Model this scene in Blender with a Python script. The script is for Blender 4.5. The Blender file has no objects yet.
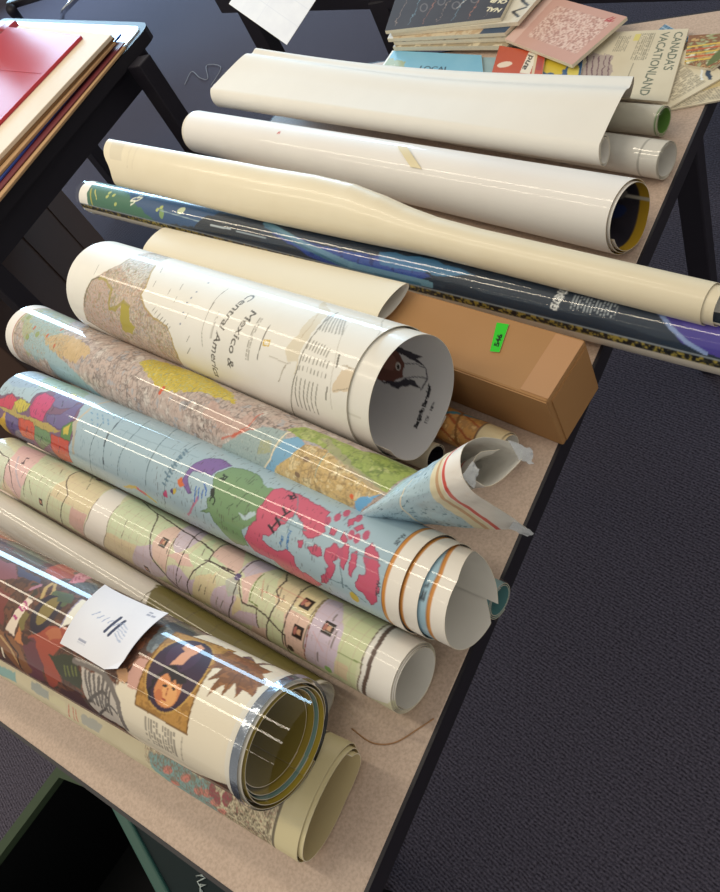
import bpy, bmesh, math, random
import numpy as np
from mathutils import Vector, Matrix

S = bpy.context.scene
COL = S.collection
PI = math.pi

# ------------------------------------------------------------------ camera
cam_d = bpy.data.cameras.new('camera')
cam = bpy.data.objects.new('camera', cam_d)
COL.objects.link(cam)
cam.matrix_world = Matrix(((0.79438191, -0.17015876, 0.58309809, 0.0),
                           (0.44882721, 0.81125853, -0.37471821, 0.0),
                           (-0.40928171, 0.55937966, 0.72082098, 1.33),
                           (0, 0, 0, 1)))
cam_d.sensor_fit = 'VERTICAL'
cam_d.sensor_height = 24.0
cam_d.lens = 762.628 / 892.0 * 24.0
cam_d.clip_start = 0.01
S.camera = cam

# ------------------------------------------------------------------ world, lamps, exposure
w = bpy.data.worlds.new('world')
S.world = w
w.use_nodes = True
bg = w.node_tree.nodes['Background']
bg.inputs[0].default_value = (0.99, 0.94, 0.84, 1)
bg.inputs[1].default_value = 0.54

def area(name, loc, target, sx, sy, power, color):
    l = bpy.data.lights.new(name, 'AREA')
    l.shape = 'RECTANGLE'
    l.size = sx
    l.size_y = sy
    l.energy = power
    l.color = color
    o = bpy.data.objects.new(name, l)
    COL.objects.link(o)
    o.location = loc
    d = Vector(target) - Vector(loc)
    o.rotation_euler = d.to_track_quat('-Z', 'Y').to_euler()
    return o

# tall windows on the far left side of the room, and two ceiling tube rows along x
area('window_light', (-5.6, 5.0, 1.75), (-0.6, 0.5, 0.8), 4.5, 0.95, 290, (0.47, 0.75, 1.0))
for yy, xx, wd, pw in ((0.72, -2.6, 0.13, 23), (-0.06, -2.6, 0.13, 21), (-1.45, -1.6, 0.05, 5)):
    l = area('ceiling_tube_light', (xx, yy, 2.75), (xx, yy, 0), 3.4, wd, pw, (1.0, 0.88, 0.68))
    l.rotation_euler = (0, 0, 0)

S.view_settings.view_transform = 'Standard'
S.view_settings.look = 'None'
S.view_settings.gamma = 1.0
S.view_settings.use_curve_mapping = False
S.view_settings.exposure = 0.06

# ------------------------------------------------------------------ colours and materials
def lin(c):
    if isinstance(c, str):
        c = c.lstrip('#')
        c = tuple(int(c[i:i + 2], 16) / 255.0 for i in (0, 2, 4))
    a = np.array(c[:3], float)
    return np.where(a <= 0.04045, a / 12.92, ((a + 0.055) / 1.055) ** 2.4)

def rgba(c):
    l = lin(c)
    return (float(l[0]), float(l[1]), float(l[2]), 1.0)

def mat(name, color='#808080', rough=0.5, coat=0.0, coat_rough=0.08, metallic=0.0, spec=0.5,
        attr=False, var=0.0, var_scale=60.0, bump=0.0, bump_scale=200.0):
    m = bpy.data.materials.new(name)
    m.use_nodes = True
    nt = m.node_tree
    b = nt.nodes['Principled BSDF']
    b.inputs['Roughness'].default_value = rough
    b.inputs['Metallic'].default_value = metallic
    b.inputs['Specular IOR Level'].default_value = spec
    b.inputs['Coat Weight'].default_value = coat
    b.inputs['Coat Roughness'].default_value = coat_rough
    b.inputs['Base Color'].default_value = rgba(color)
    tc = nt.nodes.new('ShaderNodeTexCoord')
    src = None
    if attr:
        a = nt.nodes.new('ShaderNodeVertexColor')
        a.layer_name = 'print'
        src = a.outputs['Color']
    if var > 0:
        n = nt.nodes.new('ShaderNodeTexNoise')
        n.inputs['Scale'].default_value = var_scale
        n.inputs['Detail'].default_value = 4
        nt.links.new(tc.outputs['Object'], n.inputs['Vector'])
        mr = nt.nodes.new('ShaderNodeMapRange')
        mr.inputs['To Min'].default_value = 1 - var
        mr.inputs['To Max'].default_value = 1 + var
        nt.links.new(n.outputs['Fac'], mr.inputs['Value'])
        mx = nt.nodes.new('ShaderNodeVectorMath')
        mx.operation = 'SCALE'
        if src is None:
            mx.inputs[0].default_value = rgba(color)[:3]
        else:
            nt.links.new(src, mx.inputs[0])
        nt.links.new(mr.outputs['Result'], mx.inputs['Scale'])
        src = mx.outputs['Vector']
    if src is not None:
        nt.links.new(src, b.inputs['Base Color'])
    if bump > 0:
        n2 = nt.nodes.new('ShaderNodeTexNoise')
        n2.inputs['Scale'].default_value = bump_scale
        n2.inputs['Detail'].default_value = 3
        nt.links.new(tc.outputs['Object'], n2.inputs['Vector'])
        bp = nt.nodes.new('ShaderNodeBump')
        bp.inputs['Strength'].default_value = bump
        bp.inputs['Distance'].default_value = 0.002
        nt.links.new(n2.outputs['Fac'], bp.inputs['Height'])
        nt.links.new(bp.outputs['Normal'], b.inputs['Normal'])
    return m

def clear_mat(name, tint=(1, 1, 1), fac=0.12, rough=0.03):
    """thin clear plastic film: mostly transparent with a glossy skin"""
    m = bpy.data.materials.new(name)
    m.use_nodes = True
    nt = m.node_tree
    for n in list(nt.nodes):
        nt.nodes.remove(n)
    out = nt.nodes.new('ShaderNodeOutputMaterial')
    tr = nt.nodes.new('ShaderNodeBsdfTransparent')
    tr.inputs[0].default_value = (*tint, 1)
    gl = nt.nodes.new('ShaderNodeBsdfGlossy')
    gl.inputs['Roughness'].default_value = rough
    gl.inputs['Color'].default_value = (0.95, 0.95, 0.95, 1)
    lw = nt.nodes.new('ShaderNodeLayerWeight')
    lw.inputs[0].default_value = 0.35
    mr = nt.nodes.new('ShaderNodeMapRange')
    mr.inputs['To Min'].default_value = fac * 0.4
    mr.inputs['To Max'].default_value = min(1, fac * 3.5)
    nt.links.new(lw.outputs['Facing'], mr.inputs['Value'])
    mix = nt.nodes.new('ShaderNodeMixShader')
    nt.links.new(mr.outputs['Result'], mix.inputs[0])
    nt.links.new(tr.outputs[0], mix.inputs[1])
    nt.links.new(gl.outputs[0], mix.inputs[2])
    nt.links.new(mix.outputs[0], out.inputs[0])
    return m

M = {}
M['print_gloss'] = mat('print_gloss', attr=True, rough=0.5, spec=0.3, coat=0.28, coat_rough=0.06)
M['print_plastic'] = mat('print_plastic', attr=True, rough=0.55, spec=0.25, coat=0.55, coat_rough=0.03)
M['print_satin'] = mat('print_satin', attr=True, rough=0.42, coat=0.2, coat_rough=0.12)
M['print_matte'] = mat('print_matte', attr=True, rough=0.75, spec=0.25)
M['paper_back'] = mat('paper_back', '#e9e6df', rough=0.6, var=0.03, var_scale=25)
M['paper_white'] = mat('paper_white', '#f1eee8', rough=0.45, coat=0.12, coat_rough=0.15, var=0.02, var_scale=14)
M['paper_gloss'] = mat('paper_gloss', '#efece8', rough=0.3, coat=0.6, coat_rough=0.05, var=0.02, var_scale=10)
M['paper_cream'] = mat('paper_cream', '#e9dfc6', rough=0.5, coat=0.1, coat_rough=0.2, var=0.03, var_scale=12)
M['paper_plain'] = mat('paper_plain', '#f2f0ee', rough=0.7, var=0.02, var_scale=30)
M['paper_edge'] = mat('paper_edge', '#d9cfba', rough=0.8, var=0.12, var_scale=300)
M['black_plastic'] = mat('black_plastic', '#1d1a23', rough=0.5, var=0.1, var_scale=40)
M['black_metal'] = mat('black_metal', '#221f29', rough=0.5, var=0.1, var_scale=30)
M['chrome'] = mat('chrome', '#c8ccd2', rough=0.18, metallic=1.0, var=0.04)
M['clear'] = clear_mat('clear_film', fac=0.03)
M['tape'] = clear_mat('clear_tape', (0.97, 0.96, 0.90), 0.2, 0.12)

# ------------------------------------------------------------------ object helpers
def link(o, parent=None):
    COL.objects.link(o)
    if parent is not None:
        o.parent = parent
    return o

def tag(o, label=None, cat=None, group=None, kind=None):
    if label: o['label'] = label
    if cat: o['category'] = cat
    if group: o['group'] = group
    if kind: o['kind'] = kind
    return o

def empty(name, loc, label=None, cat=None, group=None):
    o = bpy.data.objects.new(name, None)
    o.empty_display_size = 0.05
    link(o)
    o.location = loc
    bpy.context.view_layer.update()
    return tag(o, label, cat, group)

def mesh_obj(name, verts, faces, mats, fmat=None, colors=None, smooth=True, parent=None):
    me = bpy.data.meshes.new(name)
    verts = np.asarray(verts, np.float32)
    org = verts.mean(0) * 0
    if parent is None:
        org = np.array([verts[:, 0].mean(), verts[:, 1].mean(), verts[:, 2].min()])
    else:
        org = np.array(parent.matrix_world.translation)
    v = verts - org
    me.vertices.add(len(v))
    me.vertices.foreach_set('co', v.astype(np.float32).ravel())
    ls = [np.asarray(f, np.int32) for f in faces if len(f)]     # list of (n,k) arrays
    tot = sum(f.shape[0] for f in ls)
    li = np.concatenate([f.ravel() for f in ls])
    cnt = np.concatenate([np.full(f.shape[0], f.shape[1], np.int32) for f in ls])
    st = np.concatenate([[0], np.cumsum(cnt)[:-1]]).astype(np.int32)
    me.loops.add(len(li))
    me.loops.foreach_set('vertex_index', li.astype(np.int32))
    me.polygons.add(tot)
    me.polygons.foreach_set('loop_start', st)
    me.polygons.foreach_set('loop_total', cnt)
    for m in mats:
        me.materials.append(m)
    if fmat is not None:
        me.polygons.foreach_set('material_index', np.concatenate(fmat).astype(np.int32))
    me.polygons.foreach_set('use_smooth', np.full(tot, bool(smooth)))
    if colors is not None:
        at = me.color_attributes.new('print', 'FLOAT_COLOR', 'POINT')
        c4 = np.ones((len(v), 4), np.float32)
        c4[:, :3] = colors
        at.data.foreach_set('color', c4.ravel())
    me.update(calc_edges=True)
    me.validate()
    o = bpy.data.objects.new(name, me)
    link(o, parent)
    if parent is None:
        o.location = org
        bpy.context.view_layer.update()
    return o

def bm_obj(name, bm, m, parent=None, smooth=False):
    """a mesh object from a bmesh in world coordinates; children are stored in their parent's frame"""
    me = bpy.data.meshes.new(name)
    vs = np.array([v.co[:] for v in bm.verts])
    if parent is None:
        org = Vector((vs[:, 0].mean(), vs[:, 1].mean(), vs[:, 2].min()))
    else:
        org = parent.matrix_world.translation
    bmesh.ops.translate(bm, verts=bm.verts, vec=-org)
    bmesh.ops.recalc_face_normals(bm, faces=bm.faces)
    for f in bm.faces:
        f.smooth = smooth
    bm.to_mesh(me)
    bm.free()
    for mm in (m if isinstance(m, (list, tuple)) else [m]):
        me.materials.append(mm)
    o = bpy.data.objects.new(name, me)
    link(o, parent)
    if parent is None:
        o.location = org
        bpy.context.view_layer.update()
    return o

def prism(name, pts, z0, z1, m, parent=None, bev=0.0, seg=2):
    """a slab over a polygon of (x, y) corners between two heights"""
    bm = bmesh.new()
    a = [bm.verts.new((p[0], p[1], z0)) for p in pts]
    b = [bm.verts.new((p[0], p[1], z1)) for p in pts]
    n = len(pts)
    bm.faces.new(a[::-1])
    bm.faces.new(b)
    for i in range(n):
        bm.faces.new((a[i], a[(i + 1) % n], b[(i + 1) % n], b[i]))
    bmesh.ops.recalc_face_normals(bm, faces=bm.faces)
    if bev > 0:
        bmesh.ops.bevel(bm, geom=list(bm.edges), offset=bev, segments=seg, affect='EDGES', profile=0.5)
    return bm_obj(name, bm, m, parent)

def bar(name, p, q, w_, d_, m, parent=None, bev=0.003):
    """a straight rectangular bar between two points"""
    p, q = Vector(p), Vector(q)
    ax = (q - p)
    L = ax.length
    ax.normalize()
    ref = Vector((0, 0, 1)) if abs(ax.z) < 0.9 else Vector((0, 1, 0))
    s = ax.cross(ref).normalized()
    u = s.cross(ax)
    bm = bmesh.new()
    vs = []
    for e in (p, q):
        for a, b in ((-1, -1), (1, -1), (1, 1), (-1, 1)):
            vs.append(bm.verts.new(e + s * (a * w_ / 2) + u * (b * d_ / 2)))
    bm.faces.new(vs[0:4][::-1])
    bm.faces.new(vs[4:8])
    for i in range(4):
        j = (i + 1) % 4
        bm.faces.new((vs[i], vs[j], vs[4 + j], vs[4 + i]))
    bmesh.ops.recalc_face_normals(bm, faces=bm.faces)
    bmesh.ops.bevel(bm, geom=list(bm.edges), offset=bev, segments=2, affect='EDGES', profile=0.5)
    return bm_obj(name, bm, m, parent)

def tube_path(name, pts, r, m, parent=None, n=10, closed=False):
    """a round tube along a polyline"""
    P = [Vector(p) for p in pts]
    V = []
    K = len(P)
    for i in range(K):
        t = (P[min(i + 1, K - 1)] - P[max(i - 1, 0)]).normalized()
        ref = Vector((0, 0, 1)) if abs(t.z) < 0.9 else Vector((1, 0, 0))
        s = t.cross(ref).normalized()
        u = s.cross(t)
        for k in range(n):
            a = 2 * PI * k / n
            V.append(P[i] + (s * math.cos(a) + u * math.sin(a)) * r)
    F = []
    for i in range(K - 1):
        for k in range(n):
            F.append((i * n + k, i * n + (k + 1) % n, (i + 1) * n + (k + 1) % n, (i + 1) * n + k))
    caps = [list(range(n))[::-1], list(range((K - 1) * n, K * n))]
    return mesh_obj(name, [v[:] for v in V], [np.array(F), np.array(caps)], [m], parent=parent)

# ------------------------------------------------------------------ a small raster painter for prints
def vnoise(x, y, seed):
    """value noise on arrays, 0..1"""
    xi = np.floor(x).astype(np.int64); yi = np.floor(y).astype(np.int64)
    fx = x - xi; fy = y - yi
    fx = fx * fx * (3 - 2 * fx); fy = fy * fy * (3 - 2 * fy)
    def h(a, b):
        n = (a * 374761393 + b * 668265263 + seed * 974711) & 0x7fffffff
        n = ((n ^ (n >> 13)) * 1274126177) & 0x7fffffff
        n = (n ^ (n >> 16)) & 0xffff
        return n / 65535.0
    return ((h(xi, yi) * (1 - fx) + h(xi + 1, yi) * fx) * (1 - fy)
            + (h(xi, yi + 1) * (1 - fx) + h(xi + 1, yi + 1) * fx) * fy)

def fbm(x, y, seed, octv=4):
    s = 0; a = 0.5; t = 0
    for o in range(octv):
        s = s + a * vnoise(x * 2 ** o, y * 2 ** o, seed + o * 17)
        t += a
        a *= 0.5
    return s / t

_glyphs = {}
def glyph_tris(txt):
    """triangles of a line of text set 1 unit high, from Blender's built-in font"""
    if txt in _glyphs:
        return _glyphs[txt]
    cu = bpy.data.curves.new('lettering', 'FONT')
    cu.body = txt
    cu.size = 1.0
    cu.resolution_u = 3
    o = bpy.data.objects.new('lettering', cu)
    COL.objects.link(o)
    bpy.context.view_layer.update()
    dg = bpy.context.evaluated_depsgraph_get()
    me = o.evaluated_get(dg).to_mesh()
    me.calc_loop_triangles()
    v = np.array([p.co[:2] for p in me.vertices])
    t = np.array([tr.vertices[:] for tr in me.loop_triangles])
    o.evaluated_get(dg).to_mesh_clear()
    bpy.data.objects.remove(o)
    bpy.data.curves.remove(cu)
    _glyphs[txt] = (v, t)
    return v, t

class Canvas:
    """x to the right and y up, both in mm; drawn on with plain colours, read back per vertex"""
    def __init__(s, x0, x1, y0, y1, res, base):
        s.x0, s.x1, s.y0, s.y1, s.res = x0, x1, y0, y1, res
        s.W = max(2, int(round((x1 - x0) / res)) + 1)
        s.H = max(2, int(round((y1 - y0) / res)) + 1)
        s.a = np.zeros((s.H, s.W, 3)) + lin(base)
        s.X, s.Y = np.meshgrid(x0 + np.arange(s.W) * res, y0 + np.arange(s.H) * res)
    def box(s, xa, xb, ya, yb, pad=0):
        i0 = max(0, int((xa - pad - s.x0) / s.res)); i1 = min(s.W, int((xb + pad - s.x0) / s.res) + 2)
        j0 = max(0, int((ya - pad - s.y0) / s.res)); j1 = min(s.H, int((yb + pad - s.y0) / s.res) + 2)
        return (slice(j0, max(j0, j1)), slice(i0, max(i0, i1)))
    def put(s, sl, mask, c, alpha=1.0):
        c = lin(c) if not isinstance(c, np.ndarray) else c
        if c.ndim == 3: c = c[mask]
        reg = s.a[sl]
        reg[mask] = reg[mask] * (1 - alpha) + c * alpha
    def fill(s, c, mask=None, alpha=1.0):
        if mask is None: mask = np.ones((s.H, s.W), bool)
        s.put((slice(None), slice(None)), mask, c, alpha)
    def pmask(s, pts, warp=0.0, wscale=8.0, seed=1):
        P = np.asarray(pts, float).reshape(-1, 2)
        sl = s.box(P[:, 0].min(), P[:, 0].max(), P[:, 1].min(), P[:, 1].max(), warp)
        X = s.X[sl]; Y = s.Y[sl]
        if warp:
            X, Y = (X + (fbm(X / wscale, Y / wscale, seed) - .5) * 2.6 * warp,
                    Y + (fbm(X / wscale + 50, Y / wscale, seed + 5) - .5) * 2.6 * warp)
        inside = np.zeros(X.shape, bool)
        n = len(P)
        for i in range(n):
            xa, ya = P[i]; xb, yb = P[(i + 1) % n]
            if ya == yb: continue
            c = ((ya > Y) != (yb > Y)) & (X < (xb - xa) * (Y - ya) / (yb - ya) + xa)
            inside ^= c
        return sl, inside
    def poly(s, pts, c, warp=0.0, wscale=8.0, seed=1, alpha=1.0, edge=None, ew=0.8):
        sl, m = s.pmask(pts, warp, wscale, seed)
        s.put(sl, m, c, alpha)
        if edge is not None and m.any():
            k = max(1, int(round(ew / s.res)))
            e = m.copy()
            for d in range(1, k + 1):
                e[d:] &= m[:-d]; e[:-d] &= m[d:]; e[:, d:] &= m[:, :-d]; e[:, :-d] &= m[:, d:]
            s.put(sl, m & ~e, edge)
        return sl, m
    def line(s, pts, wd, c, alpha=1.0, warp=0.0, seed=3):
        P = np.asarray(pts, float).reshape(-1, 2)
        for i in range(len(P) - 1):
            a, b = P[i], P[i + 1]
            sl = s.box(min(a[0], b[0]), max(a[0], b[0]), min(a[1], b[1]), max(a[1], b[1]), wd + warp)
            X = s.X[sl]; Y = s.Y[sl]
            if warp:
                X = X + (fbm(X / 9, Y / 9, seed) - .5) * 2 * warp
                Y = Y + (fbm(X / 9 + 31, Y / 9, seed) - .5) * 2 * warp
            d = b - a
            L2 = max(1e-9, d @ d)
            t = np.clip(((X - a[0]) * d[0] + (Y - a[1]) * d[1]) / L2, 0, 1)
            q = np.hypot(X - a[0] - t * d[0], Y - a[1] - t * d[1])
            s.put(sl, q <= max(wd / 2, s.res * 0.5), c, alpha)
    def ell(s, cx, cy, rx, ry, c, rot=0.0, alpha=1.0):
        R = max(rx, ry)
        sl = s.box(cx - R, cx + R, cy - R, cy + R)
        dx = s.X[sl] - cx; dy = s.Y[sl] - cy
        x = dx * math.cos(rot) + dy * math.sin(rot); y = -dx * math.sin(rot) + dy * math.cos(rot)
        s.put(sl, (x / rx) ** 2 + (y / ry) ** 2 <= 1, c, alpha)
    def rect(s, xa, xb, ya, yb, c, alpha=1.0):
        s.poly([xa, ya, xb, ya, xb, yb, xa, yb], c, alpha=alpha)
    def text(s, txt, x, y, size, c, rot=0.0, bold=0.0, sx=1.0, center=False):
        v, t = glyph_tris(txt)
        if center:
            v = v - np.array([v[:, 0].mean() * 0 + (v[:, 0].min() + v[:, 0].max()) / 2, 0.35])
        v = v * size * np.array([sx, 1.0])
        cr, sr = math.cos(rot), math.sin(rot)
        V = np.stack([v[:, 0] * cr - v[:, 1] * sr + x, v[:, 0] * sr + v[:, 1] * cr + y], 1)
        for tri in t:
            p = V[tri]
            sl = s.box(p[:, 0].min(), p[:, 0].max(), p[:, 1].min(), p[:, 1].max(), bold)
            X = s.X[sl]; Y = s.Y[sl]
            if X.size == 0: continue
            d = []
            for i in range(3):
                a, b = p[i], p[(i + 1) % 3]
                L = max(1e-9, math.hypot(*(b - a)))
                d.append(((b[0] - a[0]) * (Y - a[1]) - (b[1] - a[1]) * (X - a[0])) / L)
            m = ((d[0] >= -bold) & (d[1] >= -bold) & (d[2] >= -bold)) | ((d[0] <= bold) & (d[1] <= bold) & (d[2] <= bold))
            s.put(sl, m, c)
    def greek(s, xa, xb, ya, yb, pitch, c, rot90=False, seed=1, fill=0.55, alpha=0.8):
        """rows of small print too fine to read"""
        sl = s.box(xa, xb, ya, yb)
        X = s.X[sl]; Y = s.Y[sl]
        if rot90: X, Y = Y, X
        row = np.floor(Y / pitch)
        fr = Y / pitch - row
        ink = vnoise(X / 1.6, row * 7.3, seed) > 0.30
        gap = vnoise(X / 5.0, row * 3.1 + 9, seed + 3) > 0.12
        s.put(sl, (fr < fill) & ink & gap, c, alpha)
    def sample(s, x, y):
        i = np.clip((x - s.x0) / s.res, 0, s.W - 1.001); j = np.clip((y - s.y0) / s.res, 0, s.H - 1.001)
        i0 = i.astype(int); j0 = j.astype(int); fi = (i - i0)[..., None]; fj = (j - j0)[..., None]
        a = s.a
        return ((a[j0, i0] * (1 - fi) + a[j0, i0 + 1] * fi) * (1 - fj) + (a[j0 + 1, i0] * (1 - fi) + a[j0 + 1, i0 + 1] * fi) * fj)

# ------------------------------------------------------------------ rolled sheets
def smooth01(t):
    t = np.clip(t, 0, 1)
    return t * t * (3 - 2 * t)

def roll(name, A, B, ra, rb, canvas=None, mats=None, turns=2.6, gap=0.0016, phi0=180.0, dr=-1, thick=0.0005,
         tele=(), tele_left=0.0, fine=(-80, 150), res=1.0, squash=1.0, wide=1.0, parent=None, backcol='#e9e6df',
         twist=None, back_canvas=None, rfun=None, shift=None, inner=None, cut=None):
    """One sheet of paper rolled up: a spiral from its outer edge at angle phi0 (0 = top, + = near side) inwards.
    tele: how far each turn's right-hand edge stands out beyond the outer one. Canvas x = mm from the left end,
    canvas y = mm up the far side from the top line (so -y runs down the near side)."""
    A = np.array(A, float); B = np.array(B, float)
    ax = B - A
    L = np.linalg.norm(ax); ax /= L
    s = np.cross(ax, [0, 0, 1.0]); s /= np.linalg.norm(s)
    u = np.cross(s, ax)
    rm = (ra + rb) / 2
    T = 2 * PI * turns
    if len(tele) and isinstance(tele[0], tuple):
        kn = [q[0] for q in tele]; kx = [q[1] for q in tele]
    else:
        tl = [0.0] + list(tele)
        kn, kx = [0.0], [0.0]
        for i in range(1, len(tl)):
            kn += [i - .14, i]; kx += [tl[i - 1], tl[i]]
    def xshift(t):
        return np.interp(t / (2 * PI), kn, kx)
    def pos(tt, xx, off):
        """tt (n,), xx (m,) mm from left -> (n,m,3)"""
        f = xx[None, :] / (L * 1000)
        sh = xshift(tt)[:, None]
        r = ra + (rb - ra) * f - gap * tt[:, None] / (2 * PI) - off
        ph = np.radians(phi0) + dr * tt[:, None] + 0 * f
        if rfun is not None:
            r = r + rfun(f, ph, tt[:, None])
        xq = xx[None, :]
        if cut is not None:
            xq = xq - (L * 1000 - cut(ph)) * smooth01((f - .72) / .28)
        a = xq / 1000 + np.where(f > 0.5, sh, sh * tele_left)
        P = A + a[..., None] * ax + (r * np.sin(ph) * wide)[..., None] * s + (r * np.cos(ph) * squash)[..., None] * u
        if shift is not None:
            P = P + shift(f, ph, tt[:, None] + 0 * f)
        return P
    Lm = L * 1000
    def colour(tt, xx):
        if canvas is None:
            return np.zeros((len(tt), len(xx), 3)) + lin(backcol)
        ph = phi0 + np.degrees(dr * tt)
        ph = (ph + 180) % 360 - 180
        y = -np.radians(ph) * rm * 1000
        X, Y = np.meshgrid(xx, y)
        if cut is not None:
            X = X - (L * 1000 - cut(np.radians(ph))[:, None]) * smooth01((X / (L * 1000) - .72) / .28)
        C = canvas.sample(X, Y)
        if inner is not None:
            C = np.where((tt > 2 * PI - .02)[:, None, None], inner.sample(X, Y), C)
        return C
    V, F0, F1, F2, Cc = [], [], [], [], []
    base = 0
    def grid(tt, xx, off, flip, store, back=False):
        nonlocal base
        P = pos(tt, xx, off)
        n, m = P.shape[:2]
        V.append(P.reshape(-1, 3))
        if back and back_canvas is not None:
            X, Y = np.meshgrid(xx, back_canvas.y1 - tt * rm * 1000)
            Cc.append(back_canvas.sample(X, Y).reshape(-1, 3))
        elif back:
            Cc.append(np.zeros((n * m, 3)) + lin(backcol))
        else:
            Cc.append(colour(tt, xx).reshape(-1, 3))
        idx = np.arange(n * m).reshape(n, m) + base
        a, b, c, d = idx[:-1, :-1], idx[:-1, 1:], idx[1:, 1:], idx[1:, :-1]
        q = np.stack([a, b, c, d] if not flip else [a, d, c, b], -1).reshape(-1, 4)
        store.append(q)
        base += n * m
        return idx
    lo, hi = fine
    def phi_of(t): return phi0 + math.degrees(dr * t)
    # outer wrap split into the finely sampled part and the rest
    t0 = (phi0 - hi) if dr < 0 else (lo - phi0)
    t1 = (phi0 - lo) if dr < 0 else (hi - phi0)
    t0 = math.radians(max(0.0, t0)); t1 = math.radians(min(360.0, t1))
    xc = np.unique(np.concatenate([np.linspace(0, Lm, 40), np.linspace(max(0, Lm - 75), Lm, 60), np.linspace(0, min(30, Lm), 12)]))
    if canvas is not None:
        xf = np.linspace(0, Lm, max(3, int(Lm / res)))
        nf = max(8, int((t1 - t0) * max(ra, rb) * 1000 / res))
    else:
        xf = xc; nf = 60
    fl = dr < 0
    if t0 > 1e-4:
        grid(np.linspace(0, t0, max(3, int(t0 / 0.08))), xc, 0, not fl, F0)
    grid(np.linspace(t0, t1, nf), xf, 0, not fl, F0)
    if T > t1:
        grid(np.linspace(t1, T, max(4, int((T - t1) / 0.07))), xc, 0, not fl, F0)
    tb = np.linspace(0, T, max(8, int(T / (0.07 if back_canvas is None else 0.02))))
    xb = xc if back_canvas is None else np.linspace(0, Lm, int(Lm / 1.2))
    ib = grid(tb, xb, thick, fl, F1, back=True)
    # rims
    tr = tb
    for xe in (0.0, Lm):
        P0 = pos(tr, np.array([xe]), 0)[:, 0]; P1 = pos(tr, np.array([xe]), thick)[:, 0]
        n = len(tr)
        V.append(P0); V.append(P1)
        Cc.append(np.zeros((2 * n, 3)) + lin(backcol))
        i = np.arange(n - 1)
        F2.append(np.stack([base + i, base + i + 1, base + n + i + 1, base + n + i], -1))
        base += 2 * n
    for te in (0.0, T):
        P0 = pos(np.array([te]), xc, 0)[0]; P1 = pos(np.array([te]), xc, thick)[0]
        n = len(xc)
        V.append(P0); V.append(P1)
        Cc.append(np.zeros((2 * n, 3)) + lin(backcol))
        i = np.arange(n - 1)
        F2.append(np.stack([base + i, base + i + 1, base + n + i + 1, base + n + i], -1))
        base += 2 * n
    mats = mats or [M['print_gloss'], M['print_matte'], M['paper_edge']]
    f0 = np.concatenate(F0); f1 = np.concatenate(F1); f2 = np.concatenate(F2)
    return mesh_obj(name, np.concatenate(V), [f0, f1, f2], mats,
                    [np.zeros(len(f0)), np.ones(len(f1)), np.full(len(f2), 2)], np.concatenate(Cc), True, parent)

def tube_shell(name, A, B, ra, rb, m, parent=None, thick=0.0006, n=72, closed_left=False):
    """an open clear sleeve around a roll"""
    A = np.array(A, float); B = np.array(B, float)
    ax = (B - A) / np.linalg.norm(B - A)
    s = np.cross(ax, [0, 0, 1.0]); s /= np.linalg.norm(s)
    u = np.cross(s, ax)
    th = np.linspace(0, 2 * PI, n, endpoint=False)
    rings = []
    for f in np.linspace(0, 1, 6):
        c = A + (B - A) * f; r = ra + (rb - ra) * f
        rings.append(c + r * (np.sin(th)[:, None] * s + np.cos(th)[:, None] * u))
    V = np.concatenate(rings)
    F = []
    for k in range(5):
        for i in range(n):
            j = (i + 1) % n
            F.append((k * n + i, k * n + j, (k + 1) * n + j, (k + 1) * n + i))
    return mesh_obj(name, V, [np.array(F)], [m], parent=parent)

def sheet(name, corners, z, thick, canvas_fn, m_print, res=1.0, parent=None, base='#e8e2d4', bend=None, m_edge=None, zs=None):
    """a flat paper item over four (x, y) corners (0,0)(w,0)(w,h)(0,h); canvas x along the first edge, y up the fourth"""
    c = [np.array(p, float) for p in corners]
    w_ = (np.linalg.norm(c[1] - c[0]) + np.linalg.norm(c[2] - c[3])) / 2 * 1000
    h_ = (np.linalg.norm(c[3] - c[0]) + np.linalg.norm(c[2] - c[1])) / 2 * 1000
    cv = Canvas(0, w_, 0, h_, res, base)
    if canvas_fn: canvas_fn(cv, w_, h_)
    nx = max(8, int(w_ / res)); ny = max(8, int(h_ / res))
    fx, fy = np.meshgrid(np.linspace(0, 1, nx), np.linspace(0, 1, ny))
    XY = ((1 - fx) * (1 - fy))[..., None] * c[0] + (fx * (1 - fy))[..., None] * c[1] + (fx * fy)[..., None] * c[2] + ((1 - fx) * fy)[..., None] * c[3]
    if zs is None: Z = np.full(fx.shape, float(z))
    else: Z = (1 - fx) * (1 - fy) * zs[0] + fx * (1 - fy) * zs[1] + fx * fy * zs[2] + (1 - fx) * fy * zs[3]
    if bend is not None: Z = Z + bend(fx, fy)
    top = np.concatenate([XY, (Z + thick)[..., None]], -1).reshape(-1, 3)
    bot = np.concatenate([XY, Z[..., None]], -1).reshape(-1, 3)
    col = cv.sample(fx * w_, fy * h_).reshape(-1, 3)
    idx = np.arange(nx * ny).reshape(ny, nx)
    N = nx * ny
    q = np.stack([idx[:-1, :-1], idx[:-1, 1:], idx[1:, 1:], idx[1:, :-1]], -1).reshape(-1, 4)
    qb = q[:, ::-1] + N
    ring = np.concatenate([idx[0, :], idx[1:, -1], idx[-1, -2::-1], idx[-2:0:-1, 0]])
    rn = np.roll(ring, -1)
    V = np.concatenate([top, bot, top[ring], bot[ring]])
    k = len(ring); i = np.arange(k); j = (i + 1) % k
    side = np.stack([2 * N + i, 2 * N + k + i, 2 * N + k + j, 2 * N + j], -1)
    colr = np.concatenate([col, np.zeros((N + 2 * k, 3)) + lin(base)])
    return mesh_obj(name, V, [q, qb, side], [m_print, m_edge or M['paper_edge']],
                    [np.zeros(len(q)), np.ones(len(qb)), np.ones(len(side))], colr, True, parent)

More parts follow.
